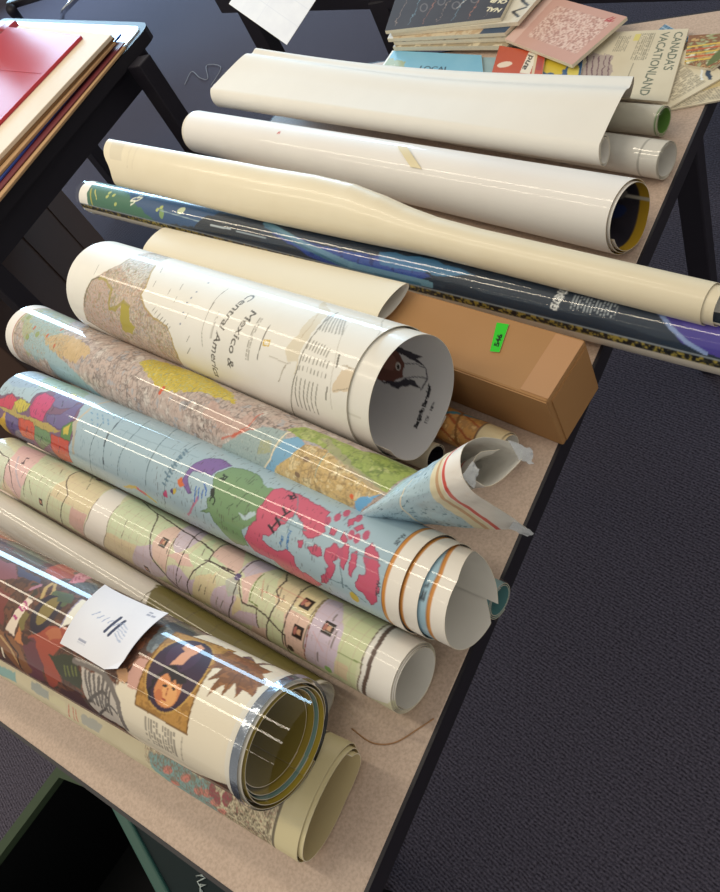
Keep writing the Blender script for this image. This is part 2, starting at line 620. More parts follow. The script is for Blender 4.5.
# ------------------------------------------------------------------ printed artwork (mm on the sheet)
def tfit(self, txt, xa, ya, xb, yb, size, c, bold=0.0):
    v, t = glyph_tris(txt)
    wd = max(1e-6, v[:, 0].max() - v[:, 0].min())
    L = math.hypot(xb - xa, yb - ya)
    self.text(txt, xa, ya, size, c, math.atan2(yb - ya, xb - xa), bold, L / wd / size)
Canvas.tfit = tfit

def noisecol(c, a, b, scale, seed):
    f = fbm(c.X / scale, c.Y / scale, seed)[..., None]
    return lin(a) * (1 - f) + lin(b) * f

def relief(c, cols, seed, scale):
    """shaded-relief or painterly mottling out of a short list of inks"""
    f = fbm(c.X / scale, c.Y / scale, seed, 4); g = fbm(c.X / scale / .45 + 9, c.Y / scale / .45, seed + 9, 3)
    k = np.clip((f * .6 + g * .4 - .22) / .56, 0, .9999) * len(cols)
    i = k.astype(int)
    C = np.array([lin(x) for x in cols])
    return C[i] * .75 + C[np.clip(i + 1, 0, len(cols) - 1)] * .25

def reliefin(c, pts, cols, seed, scale):
    sl, m = c.pmask(pts, 1.5, 7, seed)
    R = relief(c, cols, seed, scale)
    c.put(sl, m, R[sl])

def ridges(c, cols, dark, seed, scale):
    """branching hill shading: pale inks cut by dark ridge lines"""
    X = c.X + 7 * (fbm(c.X / 22, c.Y / 22, seed + 3) - .5); Y = c.Y + 7 * (fbm(c.X / 22 + 8, c.Y / 22, seed + 4) - .5)
    C = relief(c, cols, seed, scale * 1.6)
    r1 = np.abs(fbm(X / scale, Y / scale, seed + 5, 4) - .5); r2 = np.abs(fbm(X / scale * 1.9, Y / scale * 1.9, seed + 6, 3) - .5)
    k = np.clip(1 - r1 / .075, 0, 1) * .85 + np.clip(1 - r2 / .075, 0, 1) * .6
    k = (np.clip(k, 0, .85) * np.clip(0.25 + 1.2 * (fbm(c.X / 34, c.Y / 34, seed + 8) - .15), .2, 1))[..., None]
    return C * (1 - k) + lin(dark) * k

def ridgesin(c, pts, cols, dark, seed, scale):
    sl, m = c.pmask(pts, 1.5, 7, seed)
    c.put(sl, m, ridges(c, cols, dark, seed, scale)[sl])

def veins(c, pts, cols, seed, alpha=.6):
    """fine contour and river lines inside an outline"""
    sl, m = c.pmask(pts, 1.5, 7, seed)
    X = c.X[sl]; Y = c.Y[sl]
    for k, col in enumerate(cols):
        n = fbm(X / (9 + 3 * k), Y / (9 + 3 * k), seed + k * 7, 3)
        e = np.abs((n * (9 - k)) % 1 - .5) < .09
        c.put(sl, m & e, col, alpha)

def oval_portrait(c, x, y):
    """gilt panel with a dark oval: a reclining head with loose hair and a raised arm"""
    P = [x - 24, y - 40, x + 34, y - 41, x + 22, y + 48, x - 33, y + 34]
    c.poly(P, '#a87a38'); reliefin(c, P, ['#a87a38', '#93692b', '#c08f48', '#b5853c'], 93, 6.0)
    c.line(P + P[:2], 1.4, '#7d5822')
    c.ell(x, y + 1, 27, 37, '#c59a4e', .12); c.ell(x, y + 1, 25.5, 35.5, '#38223a', .12)
    c.ell(x - 4, y + 14, 15, 16, '#452b48', .3)
    c.poly([x - 8, y + 2, x + 2, y + 6, x + 4, y + 30, x - 3, y + 33, x - 6, y + 22], '#e3a583', warp=1.2)
    c.poly([x - 12, y + 20, x - 4, y + 18, x - 4, y + 25, x - 12, y + 27], '#dca07c', warp=1)
    c.ell(x + 3, y - 17, 13, 14, '#d98e58', .3); c.ell(x + 6, y - 20, 8, 9, '#eaaa6c', .3); c.ell(x - 3, y - 24, 4, 5, '#c9774a', .3)
    c.poly([x - 14, y - 16, x - 12, y - 2, x - 2, y + 4, x + 12, y - 1, x + 15, y - 12, x + 8, y - 6, x + 2, y - 9, x - 4, y - 4, x - 9, y - 10], '#1f161c', warp=3, wscale=5)
    c.poly([x - 14, y - 12, x - 10, y - 30, x - 15, y - 27], '#1f161c', warp=3, wscale=5)
    c.ell(x - 1, y - 15, 2.4, 1.1, '#2a1a18', .2); c.ell(x + 8, y - 14, 2.2, 1.0, '#3a2018', -.2); c.line([x + 3, y - 16, x + 4, y - 21], 1, '#a85c38'); c.ell(x + 3.5, y - 25, 2.6, 1, '#a23c30')

def maple_leaf(c, x, y, k):
    h = [(0, 1), (.12, .62), (.30, .80), (.30, .42), (.60, .64), (.58, .44), (.95, .36), (.78, .18), (.88, .0), (.46, -.12), (.50, -.36), (.06, -.25), (.04, -.72)]
    o = h + [(-p[0], p[1]) for p in h[::-1]]
    ca, sa = math.cos(2.9), math.sin(2.9)
    pts = []
    for px, py in o:
        pts += [x + k * .78 * (px * ca - py * sa), y + k * (px * sa + py * ca)]
    c.poly(pts, '#87572e', warp=1.2, wscale=5); reliefin(c, pts, ['#8a5a2e', '#6f4526', '#a06a35', '#7d4f38'], 94, 9)
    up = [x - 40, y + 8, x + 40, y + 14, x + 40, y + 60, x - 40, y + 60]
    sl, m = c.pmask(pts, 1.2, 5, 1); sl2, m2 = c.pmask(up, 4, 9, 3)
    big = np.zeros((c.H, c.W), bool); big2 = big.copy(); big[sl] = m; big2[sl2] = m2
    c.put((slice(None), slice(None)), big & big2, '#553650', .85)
    for q in (2, 4, 6, 19, 21, 23):
        c.line([x, y, x + .8 * (pts[2 * q] - x), y + .8 * (pts[2 * q + 1] - y)], .8, '#5a3820', .7)

def flecks(c, xa, xb, ya, yb, col, seed=1, th=.72, alpha=.7):
    """tiny place names: short strokes running round the roll"""
    sl = c.box(xa, xb, ya, yb)
    X = c.X[sl]; Y = c.Y[sl]
    n = vnoise(X / 1.9, Y / 6.0, seed) * .6 + vnoise(X / 1.3 + 5, Y / 2.2, seed + 2) * .4
    c.put(sl, (n > th) & ((X / 3.2) % 1 < .5), col, alpha)

def pastel(c, k):
    c.a[:] = c.a * (1 - k) + lin('#f3f0e6') * k

def portrait(c, x, y, w_, h_):
    """a postage-sized printed head and shoulders, set sideways"""
    c.rect(x - w_ / 2, x + w_ / 2, y - h_ / 2, y + h_ / 2, '#2c211e')
    c.ell(x + w_ * .08, y, w_ * .26, h_ * .22, '#d8a888')
    c.ell(x - w_ * .32, y, w_ * .16, h_ * .32, '#b5746a')
    c.ell(x + w_ * .30, y + h_ * .05, w_ * .1, h_ * .22, '#3a2a24')

def strip(c):
    """the poster's patterned lower border and its white margin"""
    y1 = -37.0
    c.rect(0, c.x1, y1 - 60, y1, '#e4ddcf')
    c.rect(0, c.x1, y1 - 8, y1, '#4d4b38')
    sl = c.box(0, c.x1, y1 - 8, y1)
    X = c.X[sl]; Y = c.Y[sl]
    n = fbm(X / 3.2, Y / 3, 5, 3)
    inb = (Y < y1) & (Y > y1 - 8)
    c.put(sl, inb & (n > .57), '#a8984a')
    c.put(sl, inb & (n < .47), '#1d2026')
    c.rect(0, c.x1, y1 - .2, y1 + 1.2, '#8f9aa4')

def art_mex(c):
    c.fill(noisecol(c,'#f4f2ec','#ece9e0',30,1))
    c.poly([43,-68,54,-45,64,-28,77,-20,105,4,105,39,100,62,145,62,160,26,167,17,177,-1,186,-15,183,-26,201,-38,221,-46,249,-50,256,-63,260,-80,256,-100,201,-120,140,-120,86,-103,33,-91],'#d9c6b4',warp=1.5,wscale=7)
    ridgesin(c,[43, -68, 54, -45, 64, -28, 77, -20, 105, 4, 105, 39, 100, 62, 145, 62, 160, 26, 167, 17, 177, -1, 186, -15, 183, -26, 201, -38, 221, -46, 249, -50, 256, -63, 260, -80, 256, -100, 201, -120, 140, -120, 86, -103, 33, -91],['#dccdbd','#d3bfae','#d9cbb4'],'#8a7870',12,8.0)
    c.poly([105,4,105,39,145,62,167,17,177,-1,171,-15,149,-17],'#dcd9cf',warp=3,wscale=9)
    c.poly([78,-22,96,-21,119,-31,119,-44,119,-57,143,-73,157,-81,104,-93,39,-86,44,-68,54,-45,64,-29],'#c9b3a6',warp=2)
    veins(c,[43, -68, 54, -45, 64, -28, 77, -20, 105, 4, 105, 39, 100, 62, 145, 62, 160, 26, 167, 17, 177, -1, 186, -15, 183, -26, 201, -38, 221, -46, 249, -50, 256, -63, 260, -80, 256, -100, 201, -120, 140, -120, 86, -103, 33, -91],['#94807a','#a9b0ba','#b98468','#8f8a5c'],11,.6)
    c.poly([144,-44,164,-41,166,-63,177,-65,162,-79,139,-81,142,-62],'#b5a745',warp=2,wscale=6)
    c.line([79,-23,94,-22,118,-31,117,-43,116,-56,135,-50,149,-40,164,-44],4.2,'#a89a4a',warp=1.5,alpha=0.8)
    c.line([118,-55,131,-55,135,-50],4,'#a89a4a',alpha=0.8)
    c.line([48,-67,56,-45,64,-29,80,-21],2,'#6d6a52',warp=1.5)
    c.line([160,26,179,-2,186,-15,183,-26,201,-38,221,-46,249,-50,258,-62,260,-80,256,-100],2.6,'#b39a5c',warp=1.5,alpha=0.85)
    c.line([33,-91,86,-103,140,-120,201,-120],2.2,'#8d7f6a',warp=2)
    c.line([105,4,110,36,108,58],1.6,'#a89a7c',warp=2)
    c.line([215,-39,220,-33],0.9,'#8f8a80')
    c.line([221,-41,226,-35],0.9,'#8f8a80')
    c.line([227,-44,233,-38],0.9,'#8f8a80')
    c.line([233,-47,239,-41],0.9,'#8f8a80')
    c.line([239,-49,245,-43],0.9,'#8f8a80')
    c.line([244,-52,251,-46],0.9,'#8f8a80')
    c.line([249,-55,256,-48],0.9,'#8f8a80')
    c.line([233,-14,232,-7],1,'#9a968e')
    c.line([251,-20,251,-13],1,'#9a968e')
    c.line([248,-4,245,4],1,'#9a968e')
    c.line([282,-33,284,-27],1,'#9a968e')
    c.line([289,-58,295,-50],1,'#9a968e')
    c.line([286,-73,295,-64],1,'#9a968e')
    c.line([198,-11,196,-3],1,'#9a968e')
    c.line([189,10,181,20],1,'#9a968e')
    c.line([64,-15,62,-7],1,'#9a968e')
    c.line([64,-21,64,-13],1,'#9a968e')
    c.line([133,22,117,36],1,'#9a968e')
    c.ell(279,17,1.5,1.2,'#8b94a6',0)
    c.ell(277,0,1.5,1.2,'#8b94a6',0)
    c.ell(276,-9,1.5,1.2,'#8b94a6',0)
    c.ell(274,-16,1.5,1.2,'#8b94a6',0)
    c.ell(275,-28,1.5,1.2,'#8b94a6',0)
    c.ell(275,-41,1.5,1.2,'#8b94a6',0)
    c.tfit('Central America',355,21,329,-90,15,'#4a463e',0.12)
    c.tfit('Mexico &',378,1,364,-66,15,'#4a463e',0.12)
    c.greek(396,401,-51,-6,2.0,'#8d887c',True,seed=4)
    c.line([416,-10,415,-47],1.5,'#6b675e')
    c.poly([417,-26,427,-24,428,-31,418,-32],'#d9b64a')
    c.poly([419,-27,426,-26,426,-30,420,-30],'#efe9da')
    c.greek(332,335,-44,-14,2.2,'#9c988e',True,seed=7)
    c.line([316,17,315,0,317,-23,317,-41,320,-56],1.1,'#a29e94')
    c.line([317,-5,317,-25],1,'#a29e94')
    c.poly([423,62,456,22,459,-11,450,-26,458,-37,471,-37,472,-51,473,-24,474,2,468,28],'#e2d9c4',warp=3,wscale=10)
    c.line([465,-12,465,6,459,20],0.9,'#c9b79a',warp=2)
    c.line([431,-39,459,-40,464,-38],0.9,'#b8b0a2',warp=2)
    c.line([457,-42,448,-61],1.5,'#b8b0a2',warp=2)
    c.line([474,33,477,-2,475,-41,468,-67,454,-105],1.5,'#8f8b80')
    c.poly([529,-28,554,-23,554,-43,525,-50,525,-44],'#e3d2b8',warp=2,wscale=8)
    c.line([528,-25,541,-23,546,-24,554,-22],1,'#b8a890',warp=2)
    c.line([526,-49,542,-43,555,-42],1,'#b8a890',warp=2)
    c.line([503,17,519,-24,525,-68],0.8,'#c9c4b8')
    c.line([509,62,543,21,546,6],0.8,'#b8b4a8',warp=2)
    c.line([470,27,479,2],1.6,'#8b877c',alpha=0.75)
    c.line([477,-11,478,-20],1.5,'#8b877c',alpha=0.8)
    c.line([479,-27,479,-32],1.6,'#8b877c',alpha=0.8)
    c.line([477,-38,477,-42],1.5,'#8b877c',alpha=0.8)
    c.line([476,-49,473,-68,473,-82],1.4,'#7d796e',alpha=0.85)
    c.line([473,27,483,2],1.6,'#8b877c',alpha=0.75)
    c.line([482,-11,482,-20],1.5,'#8b877c',alpha=0.8)
    c.line([484,-27,483,-32],1.6,'#8b877c',alpha=0.8)
    c.line([482,-37,482,-41],1.5,'#8b877c',alpha=0.8)
    c.line([482,-49,479,-68,479,-82],1.4,'#7d796e',alpha=0.85)
    c.line([476,27,487,2],1.6,'#8b877c',alpha=0.75)
    c.line([486,-11,486,-20],1.5,'#8b877c',alpha=0.8)
    c.line([488,-26,488,-32],1.6,'#8b877c',alpha=0.8)
    c.line([488,-37,488,-41],1.5,'#8b877c',alpha=0.8)
    c.line([488,-49,485,-68,485,-82],1.4,'#7d796e',alpha=0.85)
    c.line([480,27,491,3],1.6,'#8b877c',alpha=0.75)
    c.line([490,-12,490,-21],1.5,'#8b877c',alpha=0.8)
    c.line([493,-26,493,-32],1.6,'#8b877c',alpha=0.8)
    c.line([493,-37,493,-41],1.5,'#8b877c',alpha=0.8)
    c.line([494,-49,490,-68,491,-81],1.4,'#7d796e',alpha=0.85)
    c.line([483,27,495,3],1.6,'#8b877c',alpha=0.75)
    c.line([494,-12,494,-21],1.5,'#8b877c',alpha=0.8)
    c.line([498,-26,498,-31],1.6,'#8b877c',alpha=0.8)
    c.line([498,-37,498,-41],1.5,'#8b877c',alpha=0.8)
    c.line([499,-49,496,-68,497,-81],1.4,'#7d796e',alpha=0.85)
    c.line([486,27,500,3],1.6,'#8b877c',alpha=0.75)
    c.line([498,-12,498,-21],1.5,'#8b877c',alpha=0.8)
    c.line([503,-26,503,-31],1.6,'#8b877c',alpha=0.8)
    c.line([503,-37,503,-41],1.5,'#8b877c',alpha=0.8)
    c.line([505,-49,502,-68,503,-81],1.4,'#7d796e',alpha=0.85)
    c.line([489,27,504,4],1.6,'#8b877c',alpha=0.75)
    c.line([502,-13,502,-21],1.5,'#8b877c',alpha=0.8)
    c.line([507,-25,507,-31],1.6,'#8b877c',alpha=0.8)
    c.line([508,-37,508,-41],1.5,'#8b877c',alpha=0.8)
    c.line([493,26,508,4],1.6,'#8b877c',alpha=0.75)
    c.line([506,-13,506,-22],1.5,'#8b877c',alpha=0.8)
    c.line([512,-25,512,-31],1.6,'#8b877c',alpha=0.8)
    c.line([513,-37,513,-40],1.5,'#8b877c',alpha=0.8)
    c.line([518,-48,517,-60],1.6,'#6d695e')
    c.line([520,-16,523,-27],2,'#5d594e')

def art_topo(c):
    c.fill(ridges(c,['#dcd3cd','#c2b6b1','#ccb3a6','#b5b2b6'],'#544846',21,9.0))
    c.poly([-2,-5,-16,14,-26,37,122,43,166,7,136,-16,83,-44,69,-23,48,-7],'#a9b78c',warp=5,wscale=9,alpha=0.8)
    c.poly([33,21,86,26,158,12,174,-4,131,-12,90,-10],'#9db9bd',warp=7,wscale=9,alpha=0.8)
    c.poly([84,-11,131,-12,185,-12,178,-31,109,-44,71,-32],'#9fbcc2',warp=4,wscale=9)
    c.poly([131,-12,162,2,217,7,268,-4,244,-24,194,-24,144,-19],'#d0b27c',warp=5,wscale=9,alpha=0.8)
    c.ell(137,-7,3,3,'#c9603c',0)
    c.ell(157,8,3,3,'#c9603c',0)
    c.ell(88,-5,3,3,'#c9603c',0)
    c.ell(170,-15,3,3,'#c9603c',0)
    c.ell(47,5,6,4,'#8fa35c',0)
    c.ell(48,20,6,4,'#8fa35c',0)
    c.ell(80,-19,6,4,'#8fa35c',0)
    c.ell(107,-11,6,4,'#8fa35c',0)
    c.ell(106,14,6,4,'#8fa35c',0)
    veins(c,[0,-75,200,-75,200,75,0,75],['#6f7f68','#8a9aa0','#b58a5c'],31,.5)
    c.poly([142,-19,196,-25,233,-32,286,-48,337,-62,331,-71,273,-55,170,-59,154,-42],'#9db8bf',warp=2,wscale=9)
    c.poly([372,10,381,26,421,34,469,47,557,24,573,13,512,8,479,-4,454,-9,424,-4],'#cbb53c',warp=3,wscale=7)
    veins(c,[372, 10, 381, 26, 421, 34, 469, 47, 557, 24, 573, 13, 512, 8, 479, -4, 454, -9, 424, -4],['#a3912c','#8fae9c','#e0cf6a'],41,.6)
    c.ell(452,-9,3,2.5,'#d4562e',0)
    c.ell(451,-13,3,2.5,'#d4562e',0)
    c.ell(453,-6,3,2.5,'#d4562e',0)
    c.poly([540,-13,541,3,593,-4,600,10,619,8,605,-17,598,-26],'#c9a69a',warp=5,alpha=0.6)
    c.line([581,-31,603,-20,614,-5,615,12,616,17],2.2,'#c9583c',warp=2,alpha=0.7)
    c.line([598,-24,610,-13,622,-6],3,'#c9583c',warp=3,alpha=0.6)
    c.poly([582,-38,598,-26,620,-8,638,3,666,8,670,-4,662,-26,641,-59,610,-71,568,-62],'#9fb3b3',warp=2,wscale=8)
    c.poly([639,-15,654,-8,658,-23,640,-31],'#aab08f',warp=2)
    veins(c,[582, -38, 598, -26, 620, -8, 638, 3, 666, 8, 670, -4, 662, -26, 641, -59, 610, -71, 568, -62],['#8399a0','#b5c2bf'],51,.5)
    c.poly([668,-2,682,8,694,3,689,-14,678,-27,659,-56,631,-70,660,-29],'#7fb0d2',warp=1.5,wscale=8)
    c.line([673,13,665,6,660,-29,640,-57],2,'#e8dcc0')
    c.poly([670,-33,686,-17,695,3,722,6,751,1,780,-5,802,-9,786,-24,776,-31,756,-67,728,-71,687,-71,650,-71],'#d3bc8c',warp=1.5,wscale=7)
    ridgesin(c,[670, -33, 686, -17, 695, 3, 722, 6, 751, 1, 780, -5, 802, -9, 786, -24, 776, -31, 756, -67, 728, -71, 687, -71, 650, -71],['#ead9ac','#d9bd82','#cdae78','#e2d0a2'],'#7d6544',61,8.0)
    c.poly([661,9,673,25,704,28,751,28,767,47,802,47,812,28,805,-9,779,-4,748,2,708,9,683,7],'#9caf5a',warp=1.5,wscale=7)
    ridgesin(c,[661, 9, 673, 25, 704, 28, 751, 28, 767, 47, 802, 47, 812, 28, 805, -9, 779, -4, 748, 2, 708, 9, 683, 7],['#a9ba66','#97aa56','#b9c27c'],'#667c40',71,9.0)
    c.poly([700,18,712,22,745,9,778,-2,788,-4,805,-9,802,-13,777,-9,743,-1],'#a8a08c',warp=3,wscale=6,alpha=0.6)
    c.ell(700,-32,4,3,'#8b7258',0)
    c.ell(706,-12,4,3,'#8b7258',0)
    c.ell(771,-28,2.4,3,'#e06a3c',0)
    c.poly([778,-27,787,-22,802,-11,779,-45,775,-42],'#6fb0e0',warp=2,wscale=4)
    c.line([724,6,723,-26],1.2,'#9fb0a0')
    flecks(c,0,c.x1,-120,120,'#5f5450',6,.72,.45)
    c.poly([-5,-160,26,-160,26,160,-5,160],'#efebe6')
    c.line([27,-160,27,160],1.4,'#c9655c');c.line([31,-160,31,160],1.4,'#dfc9a0')

def art_world(c):
    c.fill(noisecol(c,'#adc4d0','#a2bccb',60,2))
    c.poly([12,17,17,38,93,56,160,41,174,22,141,15,69,15,28,6],'#8fae96',warp=3,wscale=12,alpha=0.8)
    c.poly([-32,16,-10,41,44,41,74,12,24,-1],'#9fb7cf',warp=3)
    c.poly([1,-19,34,-8,86,-9,88,4,118,22,165,26,188,19,204,-6,211,-26,181,-72,76,-79,6,-78,-47,-79],'#7a5a78',warp=2)
    c.poly([11,-30,49,-27,51,-17,67,-28,100,-26,138,-24,145,-23,180,-25,163,-32,113,-35,71,-33,33,-35],'#b8a45c',warp=2)
    c.poly([33,-33,71,-34,66,-52,32,-59,15,-52],'#6f5f94',edge='#4f4470',warp=1.6,wscale=9)
    c.poly([136,-14,166,-8,177,7,182,16,188,19,197,-7,184,-21,180,-25,145,-23],'#6f6496',edge='#4f4470',warp=1.6,wscale=9)
    c.poly([121,5,121,21,153,26,174,22,179,6,159,-2,140,-1],'#77709c',edge='#4f4470',warp=1.6,wscale=9)
    c.poly([93,-15,93,1,102,10,135,8,139,-4,136,-14,134,-25,102,-25],'#c8487a',edge='#8a2f58',warp=1.6,wscale=9)
    c.poly([8,-22,35,-9,57,-12,49,-27,11,-30],'#c73f5c',edge='#8a2f48',warp=1.6,wscale=9)
    c.poly([51,-17,61,-9,91,-10,88,-21,67,-28],'#c9bb4c',edge='#6f8a3c',warp=1.6,wscale=9)
    c.poly([71,-32,111,-29,117,-41,102,-57,60,-61,67,-47],'#d2553a',edge='#8f3526',warp=1.6,wscale=9)
    c.poly([116,-33,154,-33,158,-44,103,-74,106,-56],'#6f9467',edge='#4b6a48',warp=1.6,wscale=9)
    c.poly([159,-33,181,-33,203,-32,193,-64,147,-78,149,-56],'#cf4d38',edge='#8f3526',warp=1.6,wscale=9)
    c.poly([183,-18,200,-8,206,-21,206,-32,181,-33],'#5f8a4e',edge='#3f6234',warp=1.6,wscale=9)
    c.poly([186,-20,197,-13,199,-25,188,-28],'#cdbb4e',warp=1.5)
    c.poly([33,-33,-4,-56,-21,-78,6,-78,26,-49],'#d9b03c',warp=1.6,wscale=9)
    c.poly([32,-59,66,-52,65,-60,95,-60,69,-79,33,-79],'#5f4f80',warp=1.6,wscale=9)
    c.ell(100,22,7,4,'#c9c75a',0)
    c.ell(149,23,7,4,'#c9c75a',0)
    c.line([78,-15,79,-23],1.1,'#3d3350',warp=1)
    c.line([111,-13,113,-20],1.1,'#3d3350',warp=1)
    c.line([95,-39,86,-49],1.1,'#3d3350',warp=1)
    c.line([53,-41,41,-52],1.1,'#3d3350',warp=1)
    c.line([159,-14,161,-21],1.1,'#3d3350',warp=1)
    c.line([179,-45,166,-57],1.1,'#3d3350',warp=1)
    c.line([134,-42,122,-53],1.1,'#3d3350',warp=1)
    c.line([150,10,159,2],1.1,'#3d3350',warp=1)
    c.line([202,46,207,30,209,6,207,-5,208,-10],4,'#c9b9a0',warp=2,alpha=0.7)
    c.poly([200,-10,205,-3,216,-19,213,-45,206,-47,211,-26],'#b9b4a4',warp=2)
    c.line([217,10,222,9],1.2,'#5f8fb8')
    c.line([228,12,232,10],1.2,'#5f8fb8')
    c.line([238,13,242,11],1.2,'#5f8fb8')
    c.line([240,19,245,17],1.2,'#5f8fb8')
    c.line([249,21,255,19],1.2,'#5f8fb8')
    c.line([229,2,233,1],1.2,'#5f8fb8')
    c.line([235,7,239,6],1.2,'#5f8fb8')
    c.line([245,9,249,7],1.2,'#5f8fb8')
    c.line([254,10,259,8],1.2,'#5f8fb8')
    c.line([258,16,262,14],1.2,'#5f8fb8')
    c.line([235,-2,238,-3],1.2,'#5f8fb8')
    c.line([245,0,249,-2],1.2,'#5f8fb8')
    c.line([251,5,255,3],1.2,'#5f8fb8')
    c.line([261,6,265,4],1.2,'#5f8fb8')
    c.line([252,2,254,-10,252,-27,250,-45,241,-62],1.1,'#5f7684')
    c.line([264,38,277,7,278,-13,280,-29,279,-48],1.1,'#5f7684')
    c.line([275,11,277,3],2.4,'#4f5f6c')
    c.line([275,-4,277,-12],2.4,'#4f5f6c')
    c.line([276,-13,278,-20],2.4,'#4f5f6c')
    c.line([280,-33,281,-40],2.4,'#4f5f6c')
    c.line([305,35,316,11,315,-10,312,-27,309,-46],1.1,'#5f7684')
    c.line([339,56,361,22,366,-5,366,-23,365,-42],1.1,'#5f7684')
    c.line([405,32,406,-1,402,-15,400,-36,396,-54],1,'#5f7684')
    c.line([289,5,350,5,428,10],0.8,'#7f96a4',alpha=0.7)
    c.line([403,-25,461,-23],0.8,'#7f96a4',alpha=0.6)
    c.line([402,13,408,11],2,'#5f7f94')
    c.line([403,9,409,6],2,'#5f7f94')
    c.line([403,4,409,2],2,'#5f7f94')
    c.line([403,-1,408,-3],2,'#5f7f94')
    c.line([402,-5,407,-7],2,'#5f7f94')
    c.line([401,-9,406,-11],2,'#5f7f94')
    c.line([399,-13,404,-15],2,'#5f7f94')
    c.line([396,-18,401,-20],2,'#5f7f94')
    c.line([403,2,408,1],2,'#5f7f94')
    c.line([404,-2,409,-3],2,'#5f7f94')
    c.line([404,-7,409,-8],2,'#5f7f94')
    c.line([404,-12,409,-12],2,'#5f7f94')
    c.line([403,-16,408,-17],2,'#5f7f94')
    c.line([401,-21,406,-21],2,'#5f7f94')
    c.line([399,-25,404,-26],2,'#5f7f94')
    c.line([396,-30,401,-31],2,'#5f7f94')
    c.poly([427,-19,427,-9,429,3,436,11,446,16,457,20,475,17,465,5,463,-2,451,-3,435,-6,433,-13,439,-22,446,-28,438,-29,430,-24],'#8064a4',edge='#54427a',warp=1.6,wscale=9)
    c.poly([419,-20,423,-16,430,-22,433,-24,425,-26],'#d8703c',warp=1.5)
    c.poly([414,-32,419,-28,422,-32,415,-39],'#c9b44c',warp=1.5)
    c.poly([410,-33,414,-30,416,-37,411,-37],'#54427a',warp=1)
    c.poly([396,-42,403,-35,404,-44,397,-45],'#c04f7c',warp=1.5)
    c.line([456,-28,448,-39,436,-54],3,'#c06a8c',warp=2,alpha=0.8)
    c.line([312,-61,342,-52,363,-55,374,-59],4,'#cdb64a',warp=3)
    c.line([346,-52,359,-55],4,'#c9566c',warp=2)
    c.line([449,-19,451,-34],1.6,'#3f6fc0')
    c.line([454,-19,456,-30],1.6,'#3f6fc0')
    c.line([460,-19,461,-27],1.6,'#3f6fc0')
    c.line([465,-19,466,-23],1.6,'#3f6fc0')
    c.line([459,-13,465,-18],2,'#3f6fc0')
    c.poly([467,-7,467,3,476,15,495,20,522,16,544,-7,537,-17,532,-32,522,-40,528,-57,506,-65,494,-56,480,-46,476,-39,458,-42,473,-34,470,-24,476,-18],'#7a9c72',edge='#4f7048',warp=2.2,wscale=9)
    c.poly([476,-5,489,1,503,15,543,9,542,-9,540,-21,540,-28,524,-39,499,-64,486,-51],'#7a9c72',warp=2.2,wscale=9)
    c.poly([516,-25,525,-25,536,-16,540,-20,529,-29,523,-28],'#b9d0d6',warp=2.5,wscale=5)
    c.line([491,-13,495,-6],1,'#4f6a4c',warp=2)
    c.line([495,1,496,8],1,'#4f6a4c',warp=2)
    c.line([515,-10,518,-3],1,'#4f6a4c',warp=2)
    c.line([511,4,512,12],1,'#4f6a4c',warp=2)
    c.line([500,-26,506,-19],1,'#4f6a4c',warp=2)
    c.line([511,-19,516,-12],1,'#4f6a4c',warp=2)
    c.line([510,-35,517,-27],1,'#4f6a4c',warp=2)
    c.poly([542,9,547,16,582,16,604,12,615,12,614,1,622,-7,615,-16,607,-19,598,-15,594,-9,582,-4,578,-11,569,-21,564,-30,552,-36,552,-40,560,-42,571,-45,584,-38,594,-42,595,-53,608,-56,622,-61,602,-79,576,-79,562,-62,535,-62,527,-47,532,-32,541,-24,539,-14,541,-5],'#d0607a',edge='#8f3358',warp=2.4,wscale=8,ew=1.2)
    c.poly([609,-27,615,-22,622,-22,627,-29,620,-31,614,-31],'#c95a76',edge='#8f3358',warp=2.0,wscale=7,ew=1.0)
    c.poly([628,-20,636,-13,643,-17,644,-26,638,-29,643,-32,636,-48,622,-59,626,-47,634,-36,628,-29],'#c95a76',edge='#8f3358',warp=2.0,wscale=7,ew=1.0)
    c.poly([624,-2,631,-1,633,-7,626,-9],'#c95a76',edge='#8f3358',warp=2.0,wscale=7,ew=1.0)
    c.poly([637,-1,644,-4,646,-10,639,-10],'#c95a76',edge='#8f3358',warp=2.0,wscale=7,ew=1.0)
    c.poly([645,-10,651,-10,653,-20,652,-34,647,-31],'#c95a76',edge='#8f3358',warp=2.0,wscale=7,ew=1.0)
    c.poly([655,-16,660,-12,664,-21,661,-35,657,-33],'#c95a76',edge='#8f3358',warp=2.0,wscale=7,ew=1.0)
    c.poly([645,7,648,13,654,9,650,2],'#c95a76',edge='#8f3358',warp=2.0,wscale=7,ew=1.0)
    c.poly([664,-6,669,0,678,-6,689,-25,688,-49,679,-55,674,-46,667,-45,664,-38,667,-30,673,-25],'#c95a76',edge='#8f3358',warp=2.0,wscale=7,ew=1.0)
    c.poly([596,-26,602,-22,603,-29,599,-32],'#c95a76',edge='#8f3358',warp=2.0,wscale=7,ew=1.0)
    c.poly([633,11,638,16,643,9,638,5],'#c95a76',edge='#8f3358',warp=2.0,wscale=7,ew=1.0)
    c.ell(617,2,3.2,5,'#bf5a78',0.4)
    c.ell(623,9,3.2,5,'#bf5a78',0.4)
    c.ell(627,17,3.2,5,'#bf5a78',0.4)
    c.ell(641,17,3.2,5,'#bf5a78',0.4)
    c.ell(659,4,3.2,5,'#bf5a78',0.4)
    c.ell(653,-2,3.2,5,'#bf5a78',0.4)
    c.ell(646,-1,3.2,5,'#bf5a78',0.4)
    c.ell(644,-20,3.2,5,'#bf5a78',0.4)
    c.ell(670,-14,3.2,5,'#bf5a78',0.4)
    c.line([582,-24,581,1,569,15],0.9,'#6f8894',warp=1)
    c.line([563,-15,602,-14],0.9,'#6f8894')
    c.line([633,-48,655,-46,663,-51],0.9,'#6f8894')
